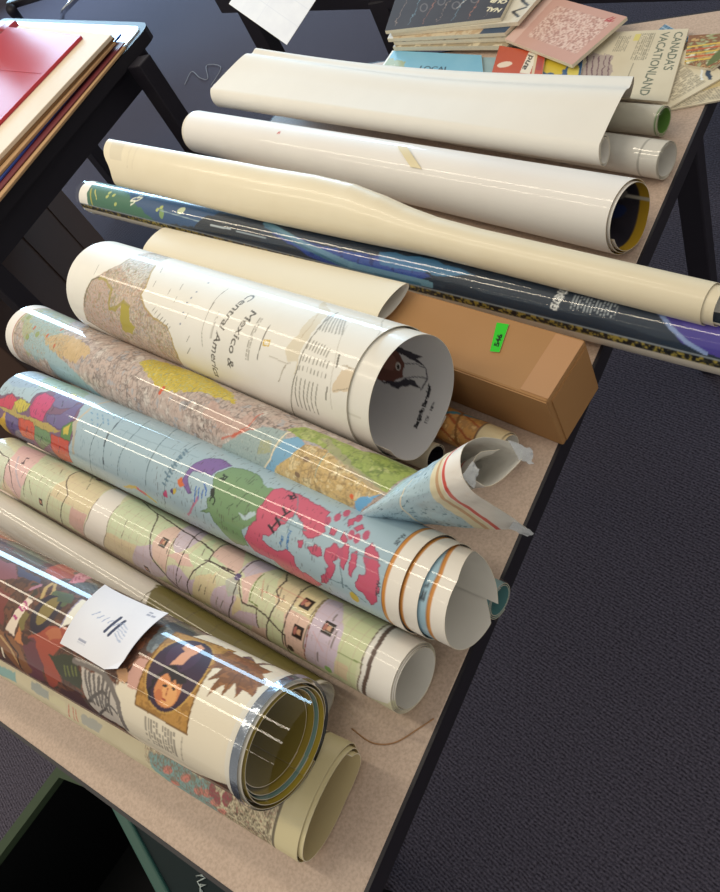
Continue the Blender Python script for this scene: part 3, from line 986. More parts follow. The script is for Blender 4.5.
    c.line([646,-28,650,-40,650,-51],0.9,'#6f8894')
    c.tfit('Hudson',583,-19,583,-37,4.6,'#3f78b4',0.1)
    c.tfit('Bay',576,-27,575,-37,4.6,'#3f78b4',0.1)
    c.tfit('T',568,2,562,-7,14,'#2f2430',0.35)
    c.tfit('H',564,-12,558,-23,14,'#2f2430',0.35)
    c.tfit('R',564,16,561,10,12,'#2f2430',0.35)
    c.tfit('R',475,5,474,-2,11,'#26322a',0.3)
    c.tfit('I',479,-11,474,-13,11,'#26322a',0.3)
    c.tfit('C',476,-19,473,-25,11,'#26322a',0.3)
    c.ell(661,-56,5,6,'#cdb74c',0)
    c.line([654,-15,686,-11],0.9,'#6f8894')
    c.line([648,-45,674,-55],0.9,'#6f8894')
    flecks(c,-20,150,-120,120,'#3a2a44',3,.66,.55);flecks(c,380,640,-90,90,'#4a3440',5,.70,.5);flecks(c,150,400,-90,90,'#6f8fa4',7,.76,.6)
    Lm=c.x1;c.rect(Lm-13.5,Lm,c.y0,c.y1,'#f1ebe2');c.rect(Lm-16.5,Lm-13.5,c.y0,c.y1,'#d08a3c');c.rect(Lm-17.2,Lm-16.5,c.y0,c.y1,'#8a6a4c')
    for y,t in ((52,'60°W'),(12,'50°W'),(-36,'70°W')): c.tfit(t,Lm-19,y-6,Lm-19,y+8,6,'#3d4650',.12)

def art_polit(c):
    c.fill(noisecol(c,'#ccd6a6','#d8d6a2',40,3))
    c.poly([-96,17,3,17,35,15,59,10,62,-8,62,-25,42,-43,-48,-36],'#c3d0b4',warp=1.2,wscale=9)
    c.poly([62,-8,59,10,43,28,90,38,111,14,112,-3,118,-12,108,-35,76,-54,74,-37,63,-27],'#dfa3aa',warp=1.2,wscale=9)
    c.poly([64,-26,76,-34,85,-48,67,-54,43,-48],'#dcb58c',warp=1.2,wscale=9)
    c.poly([112,-3,111,14,94,38,160,28,181,8,172,-3,168,-17,161,-46,92,-54,115,-15],'#bfd0a2',warp=1.2,wscale=9)
    c.poly([175,-15,175,-2,186,10,168,37,246,34,259,3,257,-14,224,-15],'#d9c489',warp=1.2,wscale=9)
    c.poly([170,-16,223,-15,216,-43,155,-51],'#c3cd9a',warp=1.2,wscale=9)
    c.poly([223,-15,256,-15,241,-54,217,-40],'#cf8a85',warp=1.2,wscale=9)
    c.poly([294,-8,293,16,293,45,377,-22,297,-18],'#bed3a0',warp=1.2,wscale=9)
    c.poly([297,-20,295,3,291,23,297,46,393,28,385,20,377,3,376,-10,352,-19,299,-22],'#c0d4a0',warp=1.2,wscale=9)
    c.poly([294,-21,352,-19,335,-54,279,-54],'#d6bf88',warp=1.2,wscale=9)
    c.poly([352,-19,377,-9,382,-26,406,-33,372,-54,335,-54],'#bfa6c6',warp=1.2,wscale=9)
    c.poly([374,-7,375,5,383,23,399,21,399,0,403,-14,404,-31,381,-22],'#e2b2a4',warp=1.2,wscale=9)
    c.poly([402,0,397,13,383,46,411,46,426,20,425,6,414,-7],'#c6aece',warp=1.2,wscale=9)
    c.poly([402,-11,415,-4,431,0,451,-9,424,-14],'#e0a79e',warp=1.2,wscale=9)
    c.poly([429,-1,434,14,433,33,454,10,458,1,449,-13,436,-6],'#c1dba2',warp=1.2,wscale=9)
    c.poly([406,-21,425,-16,441,-24,458,-17,453,-40,414,-52,403,-36],'#bd9ec6',warp=1.2,wscale=9)
    c.poly([456,-11,473,-1,480,-15,470,-45,454,-41],'#dcc685',warp=1.2,wscale=9)
    c.poly([478,-19,501,-7,503,-44,472,-43],'#bfa0c4',warp=1.2,wscale=9)
    c.poly([458,12,447,46,481,15,473,3],'#e6a6a6',warp=1.2,wscale=9)
    c.poly([438,3,454,10,479,6,471,-8,451,-16],'#c3d9a2',warp=1.2,wscale=9)
    c.poly([451,-16,469,-7,474,-39,440,-54],'#dcc685',warp=1.2,wscale=9)
    c.poly([478,-19,492,-10,514,-17,500,-48,470,-48],'#c4a4c8',warp=1.2,wscale=9)
    c.poly([489,-6,498,3,510,-12,498,-19],'#a3aea4',warp=1.2,wscale=9)
    c.poly([510,-14,516,-15,519,-29,503,-41],'#e0c67c',warp=1.2,wscale=9)
    c.poly([454,10,450,37,467,46,497,13,498,3,479,6],'#e6b2a8',warp=1.2,wscale=9)
    c.poly([498,10,494,37,522,46,520,19,508,5],'#c6aed0',warp=1.2,wscale=9)
    c.poly([505,2,520,20,522,4,524,-15,520,-18],'#eab0a8',warp=1.2,wscale=9)
    c.poly([522,-7,520,6,537,20,557,-1,555,-15,549,-21,527,-15],'#ced89e',warp=1.2,wscale=9)
    c.poly([541,17,526,46,566,46,570,17,573,1,571,-8,557,-6],'#e3cd92',warp=1.2,wscale=9)
    c.poly([516,-27,539,-21,541,-35,494,-49],'#c9a4c6',warp=1.2,wscale=9)
    c.poly([533,-37,555,-28,551,-54,522,-54],'#e2b0a0',warp=1.2,wscale=9)
    c.poly([555,-15,573,-17,568,-46,548,-54],'#c9d494',warp=1.2,wscale=9)
    c.poly([569,-9,574,-1,598,-3,599,-46,574,-41,574,-20],'#e8b09a',warp=1.2,wscale=9)
    c.poly([572,3,562,46,594,28,600,-4],'#e6d289',warp=1.2,wscale=9)
    c.poly([599,-4,594,27,608,33,634,1,635,-39,599,-46],'#c8aed4',warp=1.2,wscale=9)
    c.poly([635,-20,633,-1,628,19,627,37,653,46,658,12,659,-7,655,-54,643,-54,632,-42],'#c3d08a',warp=1.2,wscale=9)
    c.poly([635,-23,649,-23,648,-41,633,-39],'#d9bb84',warp=1.2,wscale=9)
    c.poly([627,20,627,26,637,30,636,19],'#d6dca6',warp=3)
    pastel(c,.36)
    for k in range(60): c.line([k*13.0,c.y0,k*13.0+2,c.y1],.7,'#c9a598',.35)
    for k in range(-8,9): c.line([0,k*12.0,c.x1,k*12.0-4],.6,'#c9a598',.25)
    flecks(c,0,c.x1-60,c.y0,c.y1,'#8a7a6c',4,.76,.35)
    c.poly([257,8,245,46,266,46,292,13,294,-6,296,-23,278,-54,238,-54,258,-16],'#eee8e2')
    c.poly([658,35,660,7,661,-8,662,-22,657,-54,690,-40,734,36,682,45],'#f0ece6')
    c.line([71,8,86,-8,105,-24],3,'#b9b4c4',alpha=0.7)
    c.line([257,8,258,-6,258,-18,239,-54],1,'#8a7a6c')
    c.line([292,13,294,-6,297,-23,278,-54],1,'#8a7a6c')
    c.line([172,37,181,15,192,4,207,-5,204,-18,198,-40,186,-54],1.6,'#4c3f3a',warp=1)
    c.line([21,3,59,0,81,-18,90,-44],1.5,'#4c3f3a',warp=1)
    c.line([59,0,63,-18,60,-38],1.4,'#4c3f3a',warp=1)
    c.line([115,-2,114,-15,113,-36],1.2,'#6c6a50',warp=1)
    c.line([123,-11,134,-26],1,'#6c6a50',warp=1)
    c.line([174,-13,171,-26,163,-42],1.2,'#6a5a4a')
    c.tfit('14',84,15,86,4,8,'#4a3a44',0.3)
    portrait(c,155,-29,8,9)
    c.line([143,2,143,-6],1,'#7a7460')
    c.line([156,22,165,12],1,'#7a7460')
    c.line([191,42,215,23],1,'#7a7460')
    c.line([220,20,227,11],1,'#7a7460')
    c.line([106,-4,104,-12],1,'#7a7460')
    c.line([189,-4,188,-12],1,'#7a7460')
    c.ell(211,38,5,4,'#6a5060',0)
    c.line([342,28,356,17,365,1,378,-21,402,-33,421,-44],1.7,'#4c3f3a',warp=1)
    c.line([298,40,326,29,397,20,429,18,454,13,457,2,446,-12,438,-31,436,-48],1.7,'#4c3f3a',warp=1.2)
    c.line([457,2,492,5],1.5,'#4c3f3a',warp=1)
    c.line([454,13,445,46],1.4,'#4c3f3a',warp=1)
    c.line([398,14,404,-14,404,-34],1,'#8a5a5c')
    c.line([405,45,421,7,423,-13,419,-42],1.2,'#4c3f3a')
    portrait(c,389,-2,10,11)
    portrait(c,367,-42,8,9)
    c.line([321,1,323,-7],1,'#7a7466')
    c.line([325,-11,324,-19],1,'#7a7466')
    c.line([399,8,403,0],1,'#7a7466')
    c.line([399,-4,400,-11],1,'#7a7466')
    c.line([441,12,445,4],1,'#7a7466')
    c.line([460,-22,456,-31],1,'#7a7466')
    c.line([430,-24,424,-34],1,'#7a7466')
    c.line([475,-7,475,-14],1,'#7a7466')
    c.line([493,-26,487,-37],1,'#7a7466')
    c.line([502,2,518,-18,537,-16,556,-20,575,-27,577,-54],1.6,'#4c3f3a',warp=1)
    c.line([535,36,546,23,548,7,557,0,555,-16,548,-54],1.6,'#4c3f3a',warp=1)
    c.line([452,1,457,3,499,2,499,16,496,40],1.6,'#4c3f3a',warp=1)
    c.line([503,1,506,-23,495,-48],1.5,'#4c3f3a',warp=1)
    c.line([537,-16,541,-35],1.4,'#5c4a3c',warp=1)
    c.line([521,18,523,0,526,-13,537,-14],1.3,'#7a8a4c',warp=1)
    c.line([564,46,572,5,573,-17,572,-40],1.5,'#4c3f3a')
    c.line([599,-4,601,-21,598,-43],1.2,'#9a5a4c')
    c.line([599,-4,594,28],1.2,'#9a8a5c')
    c.ell(500,2,4,4,'#5a4a7c',0)
    portrait(c,584,10,12,12)
    portrait(c,590,-17,12,12)
    portrait(c,618,-1,12,12)
    c.ell(581,-39,4,4,'#4a3a34',0)
    c.line([594,23,596,0],1.6,'#6f6254',alpha=0.8)
    c.line([598,-7,598,-30],1.6,'#6f6254',alpha=0.8)
    c.line([627,-1,628,-15],1.6,'#6f6254',alpha=0.8)
    c.line([616,14,617,7],1.6,'#6f6254',alpha=0.8)
    c.line([615,-26,615,-35],1.6,'#6f6254',alpha=0.8)
    c.line([534,3,536,-5],1,'#8a7f6c')
    c.line([536,8,540,1],1,'#8a7f6c')
    c.line([550,13,554,5],1,'#8a7f6c')
    c.line([566,22,572,12],1,'#8a7f6c')
    c.line([558,7,561,0],1,'#8a7f6c')
    c.line([467,-22,465,-31],1,'#8a7f6c')
    c.line([485,-25,481,-36],1,'#8a7f6c')
    c.line([530,1,563,3],1,'#d88f7c',alpha=0.7)
    c.line([527,12,540,-7],1,'#d88f7c',alpha=0.7)
    c.line([547,12,584,13],1,'#d88f7c',alpha=0.6)
    c.line([636,-16,662,-15],1,'#8fa06a')
    c.ell(626,-39,4,4,'#8fbf6a',0)
    c.line([621,-22,605,-10],1,'#d8a0a0',alpha=0.5)
    c.line([655,44,660,7,660,-8,662,-23,655,-54],1.3,'#7a6a60')
    c.line([660,46,667,8,668,-8,669,-21,662,-54],4.2,'#6a5850')

def art_pict(c):
    c.fill(relief(c,['#4a3026','#6a4430','#2f2320','#7c4a34','#40362a'],81,14.0))
    c.poly([144,78,194,77,215,77,211,63,188,54],'#a2552c',warp=3,wscale=12)
    c.poly([215,56,253,64,296,55,303,40,253,43],'#55503c',warp=3,wscale=12)
    c.poly([315,40,290,78,315,77,344,47,334,34],'#a84a32',warp=3,wscale=12)
    c.poly([350,40,320,78,338,78,362,44],'#cf7f88',warp=1.5)
    c.line([352,42,344,48],1.2,'#a23f50')
    c.line([351,46,343,53],1.2,'#a23f50')
    c.line([350,51,340,59],1.2,'#a23f50')
    c.line([347,57,334,68],1.2,'#a23f50')
    c.line([340,66,326,78],1.2,'#a23f50')
    c.line([330,78,331,77],1.2,'#a23f50')
    c.poly([355,40,365,60,391,45,380,31],'#5d5a58',warp=3,wscale=12)
    c.line([358,40,377,32],1,'#3a3a3c')
    c.line([361,43,381,34],1,'#3a3a3c')
    c.line([364,46,384,37],1,'#3a3a3c')
    c.line([366,49,388,40],1,'#3a3a3c')
    c.line([368,53,391,42],1,'#3a3a3c')
    c.line([369,60,358,77,377,77,404,53,389,53,380,56],3,'#3a2320')
    c.line([355,77,373,77],5,'#9a5f3c')
    c.poly([242,28,278,28,300,19,298,17,272,9],'#86525c',warp=3,wscale=12)
    c.poly([281,29,315,29,330,23,297,21],'#4a4660',warp=3,wscale=12)
    c.line([346,13,339,23,339,29],4,'#bd9f66')
    c.line([354,14,351,23,343,30],3,'#bd9f66')
    c.line([326,15,331,22],4,'#b07a8a')
    c.ell(363,4,15,22,'#2b2030',0)
    c.ell(363,5,8,15,'#85733f',0)
    c.line([354,22,372,26,375,16],6,'#57613f')
    c.poly([354,25,376,29,381,19,367,17],'#4f5a44',warp=3,wscale=12)
    c.poly([281,2,308,3,319,-24,303,-25],'#7a3a34',warp=3,wscale=12)
    c.poly([329,-7,346,-5,347,-17,342,-22],'#7d6f40',warp=3,wscale=12)
    c.poly([348,-32,365,-18,376,-7,391,-3,404,2,405,-15,397,-25,409,-38,395,-61,380,-67,384,-42,370,-40],'#a34a36',warp=3,wscale=12)
    c.poly([375,-13,391,-3,398,-9,387,-19],'#b56a48',warp=3,wscale=12)
    c.poly([348,-32,364,-22,384,-40,375,-64,351,-68,359,-44],'#6b3a42',warp=3,wscale=12)
    c.poly([389,-28,420,-19,435,-28,434,-45,410,-42],'#3a3c2a',warp=3,wscale=12)
    c.line([412,-31,415,-39],2,'#6a6f3c')
    c.line([416,-30,420,-37],2,'#6a6f3c')
    c.line([421,-28,425,-35],2,'#6a6f3c')
    c.line([426,-27,429,-33],2,'#6a6f3c')
    c.poly([304,-31,325,-31,345,-36,362,-54,338,-80,327,-58,309,-45],'#8a5a36',warp=3,wscale=12)
    c.line([317,-36,333,-44,342,-61],3,'#c09a6a',warp=2)
    c.line([322,-32,342,-45,341,-73],2.5,'#3a241c',warp=2)
    c.line([316,-49,314,-60],3,'#efe0c8')
    c.poly([337,-34,341,-20,346,-25,351,-34],'#c07a48',warp=3,wscale=12)
    c.poly([343,-24,365,-25,359,-30,348,-32],'#4a3028',warp=3,wscale=12)
    c.poly([400,-61,429,-47,439,-58,448,-68,404,-80],'#4a2a2a',warp=3,wscale=12)
    c.poly([434,-23,460,-22,478,-23,488,-62,456,-63,442,-53],'#c6bcb2',warp=2)
    c.line([440,-25,447,-50],3.2,'#6f6864',warp=2)
    c.line([445,-25,451,-51],3.2,'#6f6864',warp=2)
    c.line([451,-25,456,-51],3.2,'#6f6864',warp=2)
    c.line([457,-25,460,-51],3.2,'#6f6864',warp=2)
    c.line([462,-25,464,-52],3.2,'#6f6864',warp=2)
    c.line([468,-25,468,-52],3.2,'#6f6864',warp=2)
    c.line([473,-25,472,-53],3.2,'#6f6864',warp=2)
    c.line([442,-53,463,-33,472,-39],3,'#5f5854',warp=2)
    c.line([448,-68,472,-43,482,-49],2.5,'#5f5854',warp=2)
    c.line([439,-54,448,-69],5,'#55443c')
    c.poly([477,-19,494,-18,551,34,609,31,640,-18,497,-78,485,-65,481,-42],'#eadfc9')
    c.line([423,-22,440,-20,459,-19,472,-25,483,-36,488,-62],5.6,'#7b736e')
    c.line([424,-20,442,-18,460,-18],1.5,'#b5aca4')
    c.line([473,-14,480,-9,480,-22],2,'#8a6a54',warp=2)
    c.poly([473,-12,481,-8,491,-13,487,-18,479,-18],'#c99a72',warp=1.5)
    c.poly([331,7,340,6,337,-16,337,-30,322,-27,326,-16],'#e8d6c4',warp=0.8)
    c.line([331,2,337,0],2.2,'#b23f7c',warp=2)
    c.line([337,0,342,-2],2.2,'#b23f7c',warp=2)
    c.line([329,-4,335,-6],2.2,'#b23f7c',warp=2)
    c.line([328,-12,333,-14],2.2,'#b23f7c',warp=2)
    c.line([333,-2,338,-4],2.2,'#b23f7c',warp=2)
    c.poly([390,-3,388,10,386,29,402,29,402,6],'#eae4d6')
    c.line([391,-3,389,5,385,28],1.5,'#9a8fa8')
    c.poly([392,77,420,77,456,78,508,65,514,41,507,36,479,47,445,50,414,56],'#8f7a66',warp=3,wscale=12)
    reliefin(c,[392, 77, 420, 77, 456, 78, 508, 65, 514, 41, 507, 36, 479, 47, 445, 50, 414, 56],['#a08a74','#6f5d50','#3f3634','#b09a86'],91,6.0)
    c.poly([479,47,473,78,506,53,509,38,494,36],'#3f3836',warp=3,wscale=12)
    c.poly([479,47,507,36,509,28,509,13,488,13],'#5d666a',warp=3,wscale=12)
    reliefin(c,[479, 47, 507, 36, 509, 28, 509, 13, 488, 13],['#6d777c','#454c52','#8a8f90'],92,5.0)
    c.poly([486,-10,487,7,511,11,508,-2,508,-18,491,-20],'#d2a294',warp=1)
    c.line([484,-6,488,6,508,10],1.5,'#8a5a40')
    c.line([502,6,504,-4],1.6,'#7a5a50')
    c.poly([511,-11,509,9,510,78,579,74,628,74,700,-24,549,-76,493,-79,508,-39],'#eadfc9')
    oval_portrait(c,527,10)
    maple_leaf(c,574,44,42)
    c.poly([516,61,509,77,541,60,542,54],'#eae0cc')
    c.greek(515,550,-59,-36,3.2,'#8d8478',True,seed=5)
    c.line([557,-35,554,-60],1,'#a89e8e')
    Lm=c.x1;c.rect(Lm-16,Lm,c.y0,c.y1,'#e7e1d4');c.rect(Lm-8,Lm-4.5,c.y0,-10,'#c9a23c')

def art_old(c):
    c.fill(noisecol(c,'#dfd3b2','#cfc2a0',25,5))
    c.poly([48,-34,85,-31,89,-44,46,-49],'#8fb5b0',warp=2)
    c.poly([87,-31,115,-29,119,-41,90,-41],'#ddd0ae',warp=2)
    c.poly([115,-30,146,-30,148,-39,117,-41],'#a9aca4',warp=2)
    c.poly([149,-33,175,-31,176,-40,150,-41],'#dcd2ac',warp=2)
    c.poly([202,-32,236,-31,232,-43,203,-44],'#b3b1a6',warp=2)
    c.line([180,-32,184,-47],1.6,'#c9705c',warp=2)
    c.line([188,-32,192,-46],1.6,'#c9705c',warp=2)
    c.line([193,-32,198,-45],1.6,'#c9705c',warp=2)
    c.poly([302,-29,327,-24,357,-25,384,-25,397,-58,337,-58,306,-46],'#86aba8',warp=3)
    c.ell(329,-37,7,4,'#d98a7c',0.6)
    c.ell(352,-34,7,4,'#d98a7c',0.6)
    c.ell(339,-48,7,4,'#d98a7c',0.6)
    c.ell(369,-39,7,4,'#d98a7c',0.6)
    c.ell(379,-36,7,4,'#d98a7c',0.6)
    c.ell(389,-41,7,4,'#d98a7c',0.6)
    c.ell(397,-47,7,4,'#d98a7c',0.6)
    c.ell(384,-31,4,6,'#a04a54',0.3)
    c.ell(391,-35,4,6,'#a04a54',0.3)
    c.ell(400,-32,4,6,'#a04a54',0.3)
    c.ell(402,-27,4,6,'#a04a54',0.3)
    veins(c,[295, -23, 399, -13, 440, -8, 468, 45, 455, 34, 456, -24, 450, -58, 399, -58, 300, -41],['#6f6450','#9a5a50','#8a7f68'],95,.8)
    veins(c,[403, -28, 449, -17, 450, -58, 399, -58],['#5a4c3a','#6f5f48'],96,1.0)
    Lm=c.x1;c.rect(Lm-24,Lm,c.y0,c.y1,'#dccfa4');c.rect(Lm-26,Lm-23.5,c.y0,c.y1,'#6f6450');c.rect(Lm-30,Lm-29,c.y0,c.y1,'#9a8e72')

def art_blue(c):
    c.fill(noisecol(c,'#26364a','#22303f',60,6))
    c.rect(-5,75,c.y0,c.y1,'#efece4')
    c.poly([30,0,16,26,104,25,260,2,274,-38,240,-38,34,-46],'#2e6a4e',warp=2)
    c.poly([65,25,221,25,434,1,423,-27,274,-38,228,-22,167,0],'#264f7c',warp=3)
    c.line([39,-5,48,-24,53,-43],5,'#a3a03c',warp=2)
    c.line([55,-6,70,-22],2.4,'#c9c46a',warp=2)
    c.tfit('SS',191,-20,216,-4,17,'#e6ead8',0.5)
    c.ell(106,-13,5,3,'#b5c06a',0.4)
    c.ell(108,-5,5,3,'#b5c06a',0.4)
    c.ell(126,-8,5,3,'#b5c06a',0.4)
    c.ell(139,-23,5,3,'#b5c06a',0.4)
    c.ell(277,-16,5,3,'#b5c06a',0.4)
    c.ell(286,-11,5,3,'#b5c06a',0.4)
    c.ell(343,-9,10,6,'#c9d4b0',0.3)
    c.ell(291,-21,7,8,'#7fa060',0)
    c.poly([40,-45,133,-46,281,-39,243,-57,105,-64,7,-64],'#3a3c34',warp=2)
    c.line([277,-16,450,-21],1.4,'#8fa8b8')
    c.poly([386,-29,415,-7,545,-8,553,-27,450,-31],'#1c2733')
    c.poly([571,-13,615,-13,695,-15,832,-11,866,-20,836,-37,734,-37,659,-33],'#2c4796',warp=4,wscale=30)
    c.poly([658,-17,833,-14,850,-17,771,-25],'#3f6cc4',warp=4,wscale=20,alpha=0.7)
    reliefin(c,[606, -18, 695, -15, 832, -11, 864, -15, 837, -30, 736, -30, 660, -29],['#2c4796','#3558ac','#243a80'],97,16.0)
    c.line([549,1,637,-17,736,-30,868,-31],8,'#6f9fb8',alpha=0.8)
    c.line([555,-5,649,-22,735,-36,852,-34],4,'#3f6f8c')
    c.line([430,-21,481,-20],2.6,'#b9c4cc')
    c.line([495,-21,564,-21],1.6,'#9fb0bc')
    c.poly([779,-5,852,-1,910,-6,925,-9,875,-18,818,-22,787,-22],'#4a86b4',warp=3,wscale=20,alpha=0.8)
    c.tfit('GLOBAL',1033,-27,1038,-5,12,'#e8ecee',0.3)
    c.greek(1046,1094,-20,-8,3.6,'#b5c0c8',True,seed=3,alpha=0.75,fill=0.42)
    c.poly([1134,-6,1188,-5,1201,-17,1206,-35,1185,-32,1163,-28,1148,-18],'#4d44a0',warp=2,wscale=20)
    c.line([1133,-5,1149,-17,1167,-27,1185,-33],4,'#8fa6d8')
    c.poly([1147,-6,1188,-5,1193,-15,1163,-14],'#6a5cc0',warp=2,alpha=0.7)
    strip(c)
# ------------------------------------------------------------------ floor
def carpet():
    m = bpy.data.materials.new('carpet')
    m.use_nodes = True
    nt = m.node_tree
    b = nt.nodes['Principled BSDF']
    b.inputs['Roughness'].default_value = 0.95
    b.inputs['Specular IOR Level'].default_value = 0.12
    tc = nt.nodes.new('ShaderNodeTexCoord')
    mp = nt.nodes.new('ShaderNodeMapping')
    mp.inputs['Rotation'].default_value = (0, 0, 0.35)
    mp.inputs['Scale'].default_value = (230, 310, 1)
    nt.links.new(tc.outputs['Object'], mp.inputs['Vector'])
    n = nt.nodes.new('ShaderNodeTexNoise')
    n.inputs['Scale'].default_value = 1.0
    n.inputs['Detail'].default_value = 3
    nt.links.new(mp.outputs[0], n.inputs['Vector'])
    wv = nt.nodes.new('ShaderNodeTexWave')
    wv.wave_type = 'BANDS'
    wv.bands_direction = 'Y'
    wv.inputs['Scale'].default_value = 0.18
    wv.inputs['Distortion'].default_value = 4.0
    wv.inputs['Detail'].default_value = 2
    nt.links.new(mp.outputs[0], wv.inputs['Vector'])
    mix = nt.nodes.new('ShaderNodeMath')
    mix.operation = 'MULTIPLY_ADD'
    mix.inputs[1].default_value = 0.20
    nt.links.new(wv.outputs['Fac'], mix.inputs[0])
    nt.links.new(n.outputs['Fac'], mix.inputs[2])
    cr = nt.nodes.new('ShaderNodeValToRGB')
    cr.color_ramp.elements[0].position = 0.36
    cr.color_ramp.elements[0].color = rgba('#2a2731')
    cr.color_ramp.elements[1].position = 0.85
    cr.color_ramp.elements[1].color = rgba('#645f6d')
    nt.links.new(mix.outputs[0], cr.inputs[0])
    nt.links.new(cr.outputs[0], b.inputs['Base Color'])
    bp = nt.nodes.new('ShaderNodeBump')
    bp.inputs['Strength'].default_value = 0.7
    bp.inputs['Distance'].default_value = 0.004
    nt.links.new(mix.outputs[0], bp.inputs['Height'])
    nt.links.new(bp.outputs[0], b.inputs['Normal'])
    return m
fl = prism('floor', [(-9, -3), (3, -3), (3, 8), (-9, 8)], -0.04, 0.0, carpet())
tag(fl, 'dark slate ribbed carpet floor', kind='structure')
wl = prism('wall_back', [(-9, 8), (3, 8), (3, 8.12), (-9, 8.12)], 0.0, 3.0, mat('wall_paint', '#d8d2c6', rough=0.85, var=0.02, var_scale=3))
tag(wl, 'plain painted wall far behind the tables', kind='structure')
sk = prism('baseboard_back', [(-9, 7.985), (3, 7.985), (3, 8.0), (-9, 8.0)], 0.0, 0.1, mat('baseboard_paint', '#4a4650', rough=0.6))
tag(sk, 'dark baseboard', kind='structure')

def laminate(name, base, dark):
    m = bpy.data.materials.new(name)
    m.use_nodes = True
    nt = m.node_tree
    b = nt.nodes['Principled BSDF']
    b.inputs['Roughness'].default_value = 0.42
    b.inputs['Specular IOR Level'].default_value = 0.4
    tc = nt.nodes.new('ShaderNodeTexCoord')
    n = nt.nodes.new('ShaderNodeTexNoise')
    n.inputs['Scale'].default_value = 420
    n.inputs['Detail'].default_value = 4
    nt.links.new(tc.outputs['Object'], n.inputs['Vector'])
    cr = nt.nodes.new('ShaderNodeValToRGB')
    cr.color_ramp.elements[0].position = 0.34
    cr.color_ramp.elements[0].color = rgba(dark)
    cr.color_ramp.elements[1].position = 0.62
    cr.color_ramp.elements[1].color = rgba(base)
    nt.links.new(n.outputs['Fac'], cr.inputs[0])
    nt.links.new(cr.outputs[0], b.inputs['Base Color'])
    return m

# ------------------------------------------------------------------ the map table
TOP = 0.73
XR, XL, Y0, Y1 = -0.274, -1.034, -0.107, 1.06
t = empty('folding_table', ((XR + XL) / 2, (Y0 + Y1) / 2, 0),
          'pinkish beige laminate table with black edging, carrying the long row of rolled maps', 'table')
prism('tabletop', [(XL, Y0), (XR, Y0), (XR, Y1), (XL, Y1)], TOP - 0.022, TOP, laminate('beige_laminate', '#cbb5a6', '#b9a393'), t, 0.0015)
bm = bmesh.new()
eo, ei = 0.003, 0.0004
for za, zb in ((TOP - 0.026, TOP - 0.0006),):
    pass
ring_o = [(XL - eo, Y0 - eo), (XR + eo, Y0 - eo), (XR + eo, Y1 + eo), (XL - eo, Y1 + eo)]
ring_i = [(XL + ei, Y0 + ei), (XR - ei, Y0 + ei), (XR - ei, Y1 - ei), (XL + ei, Y1 - ei)]
def band(name, ro, ri, za, zb, m, parent, bev=0.002):
    bm = bmesh.new()
    n = len(ro)
    vo = [[bm.verts.new((*p, z)) for p in ro] for z in (za, zb)]
    vi = [[bm.verts.new((*p, z)) for p in ri] for z in (za, zb)]
    for i in range(n):
        j = (i + 1) % n
        bm.faces.new((vo[0][i], vo[0][j], vo[1][j], vo[1][i]))
        bm.faces.new((vi[0][j], vi[0][i], vi[1][i], vi[1][j]))
        bm.faces.new((vo[1][i], vo[1][j], vi[1][j], vi[1][i]))
        bm.faces.new((vo[0][j], vo[0][i], vi[0][i], vi[0][j]))
    bmesh.ops.recalc_face_normals(bm, faces=bm.faces)
    return bm_obj(name, bm, m, parent)
band('edge_band', ring_o, ring_i, TOP - 0.024, TOP - 0.0004, M['black_plastic'], t)
ap = 0.09
band('apron', [(XL + ap, Y0 + ap), (XR - ap, Y0 + ap), (XR - ap, Y1 - ap), (XL + ap, Y1 - ap)],
     [(XL + ap + .02, Y0 + ap + .02), (XR - ap - .02, Y0 + ap + .02), (XR - ap - .02, Y1 - ap - .02), (XL + ap + .02, Y1 - ap - .02)],
     TOP - 0.075, TOP - 0.022, M['black_metal'], t)
for lx, ly in ((XR - 0.088, 1.038), (XL + 0.08, 1.038), (-0.63, -0.06), (XL + 0.08, -0.06)):
    bar('leg', (lx, ly, 0.0), (lx, ly, TOP - 0.03), 0.038, 0.038, M['black_metal'], t)
for ly, xx_ in ((-0.06, -0.63), (1.038, XR - 0.10)):
    bar('cross_bar', (xx_, ly, 0.60), (XL + 0.10, ly, 0.60), 0.024, 0.024, M['black_metal'], t)

# ------------------------------------------------------------------ second table, left
def offset_poly(P, d):
    P = [np.array(p, float) for p in P]
    n = len(P)
    area2 = sum(P[i][0] * P[(i + 1) % n][1] - P[(i + 1) % n][0] * P[i][1] for i in range(n))
    sg = 1 if area2 > 0 else -1
    out = []
    for i in range(n):
        a, b, c = P[i - 1], P[i], P[(i + 1) % n]
        e1 = (b - a) / np.linalg.norm(b - a); e2 = (c - b) / np.linalg.norm(c - b)
        n1 = np.array([e1[1], -e1[0]]) * sg; n2 = np.array([e2[1], -e2[0]]) * sg
        k = n1 + n2
        out.append(tuple(b + k * d / (1 + n1 @ n2)))
    return out
def rounded(P, r, k=5):
    out = []
    n = len(P)
    for i in range(n):
        a, b, c = (np.array(P[j % n], float) for j in (i - 1, i, i + 1))
        u1 = (a - b) / np.linalg.norm(a - b); u2 = (c - b) / np.linalg.norm(c - b)
        for f in np.linspace(0, 1, k):
            p = (1 - f) ** 2 * (b + u1 * r) + 2 * f * (1 - f) * b + f * f * (b + u2 * r)
            out.append(tuple(p))
    return out
T2 = rounded([(-1.835, 1.405), (-1.772, 0.55), (-2.75, 0.30), (-2.95, 1.715)], 0.035)
t2 = empty('classroom_table', (-2.3, 1.0, 0), 'white topped table with thick black edge at upper left, stacked with folders', 'table')
prism('tabletop', T2, TOP - 0.02, TOP, mat('white_laminate', '#dfe6e8', rough=0.25, coat=0.3, var=0.02), t2)
T2o = offset_poly(T2, 0.022)
band('edge_band', T2o, offset_poly(T2, 0.0005), TOP - 0.035, TOP - 0.003, M['black_plastic'], t2)
T2a = offset_poly(T2, -0.015)
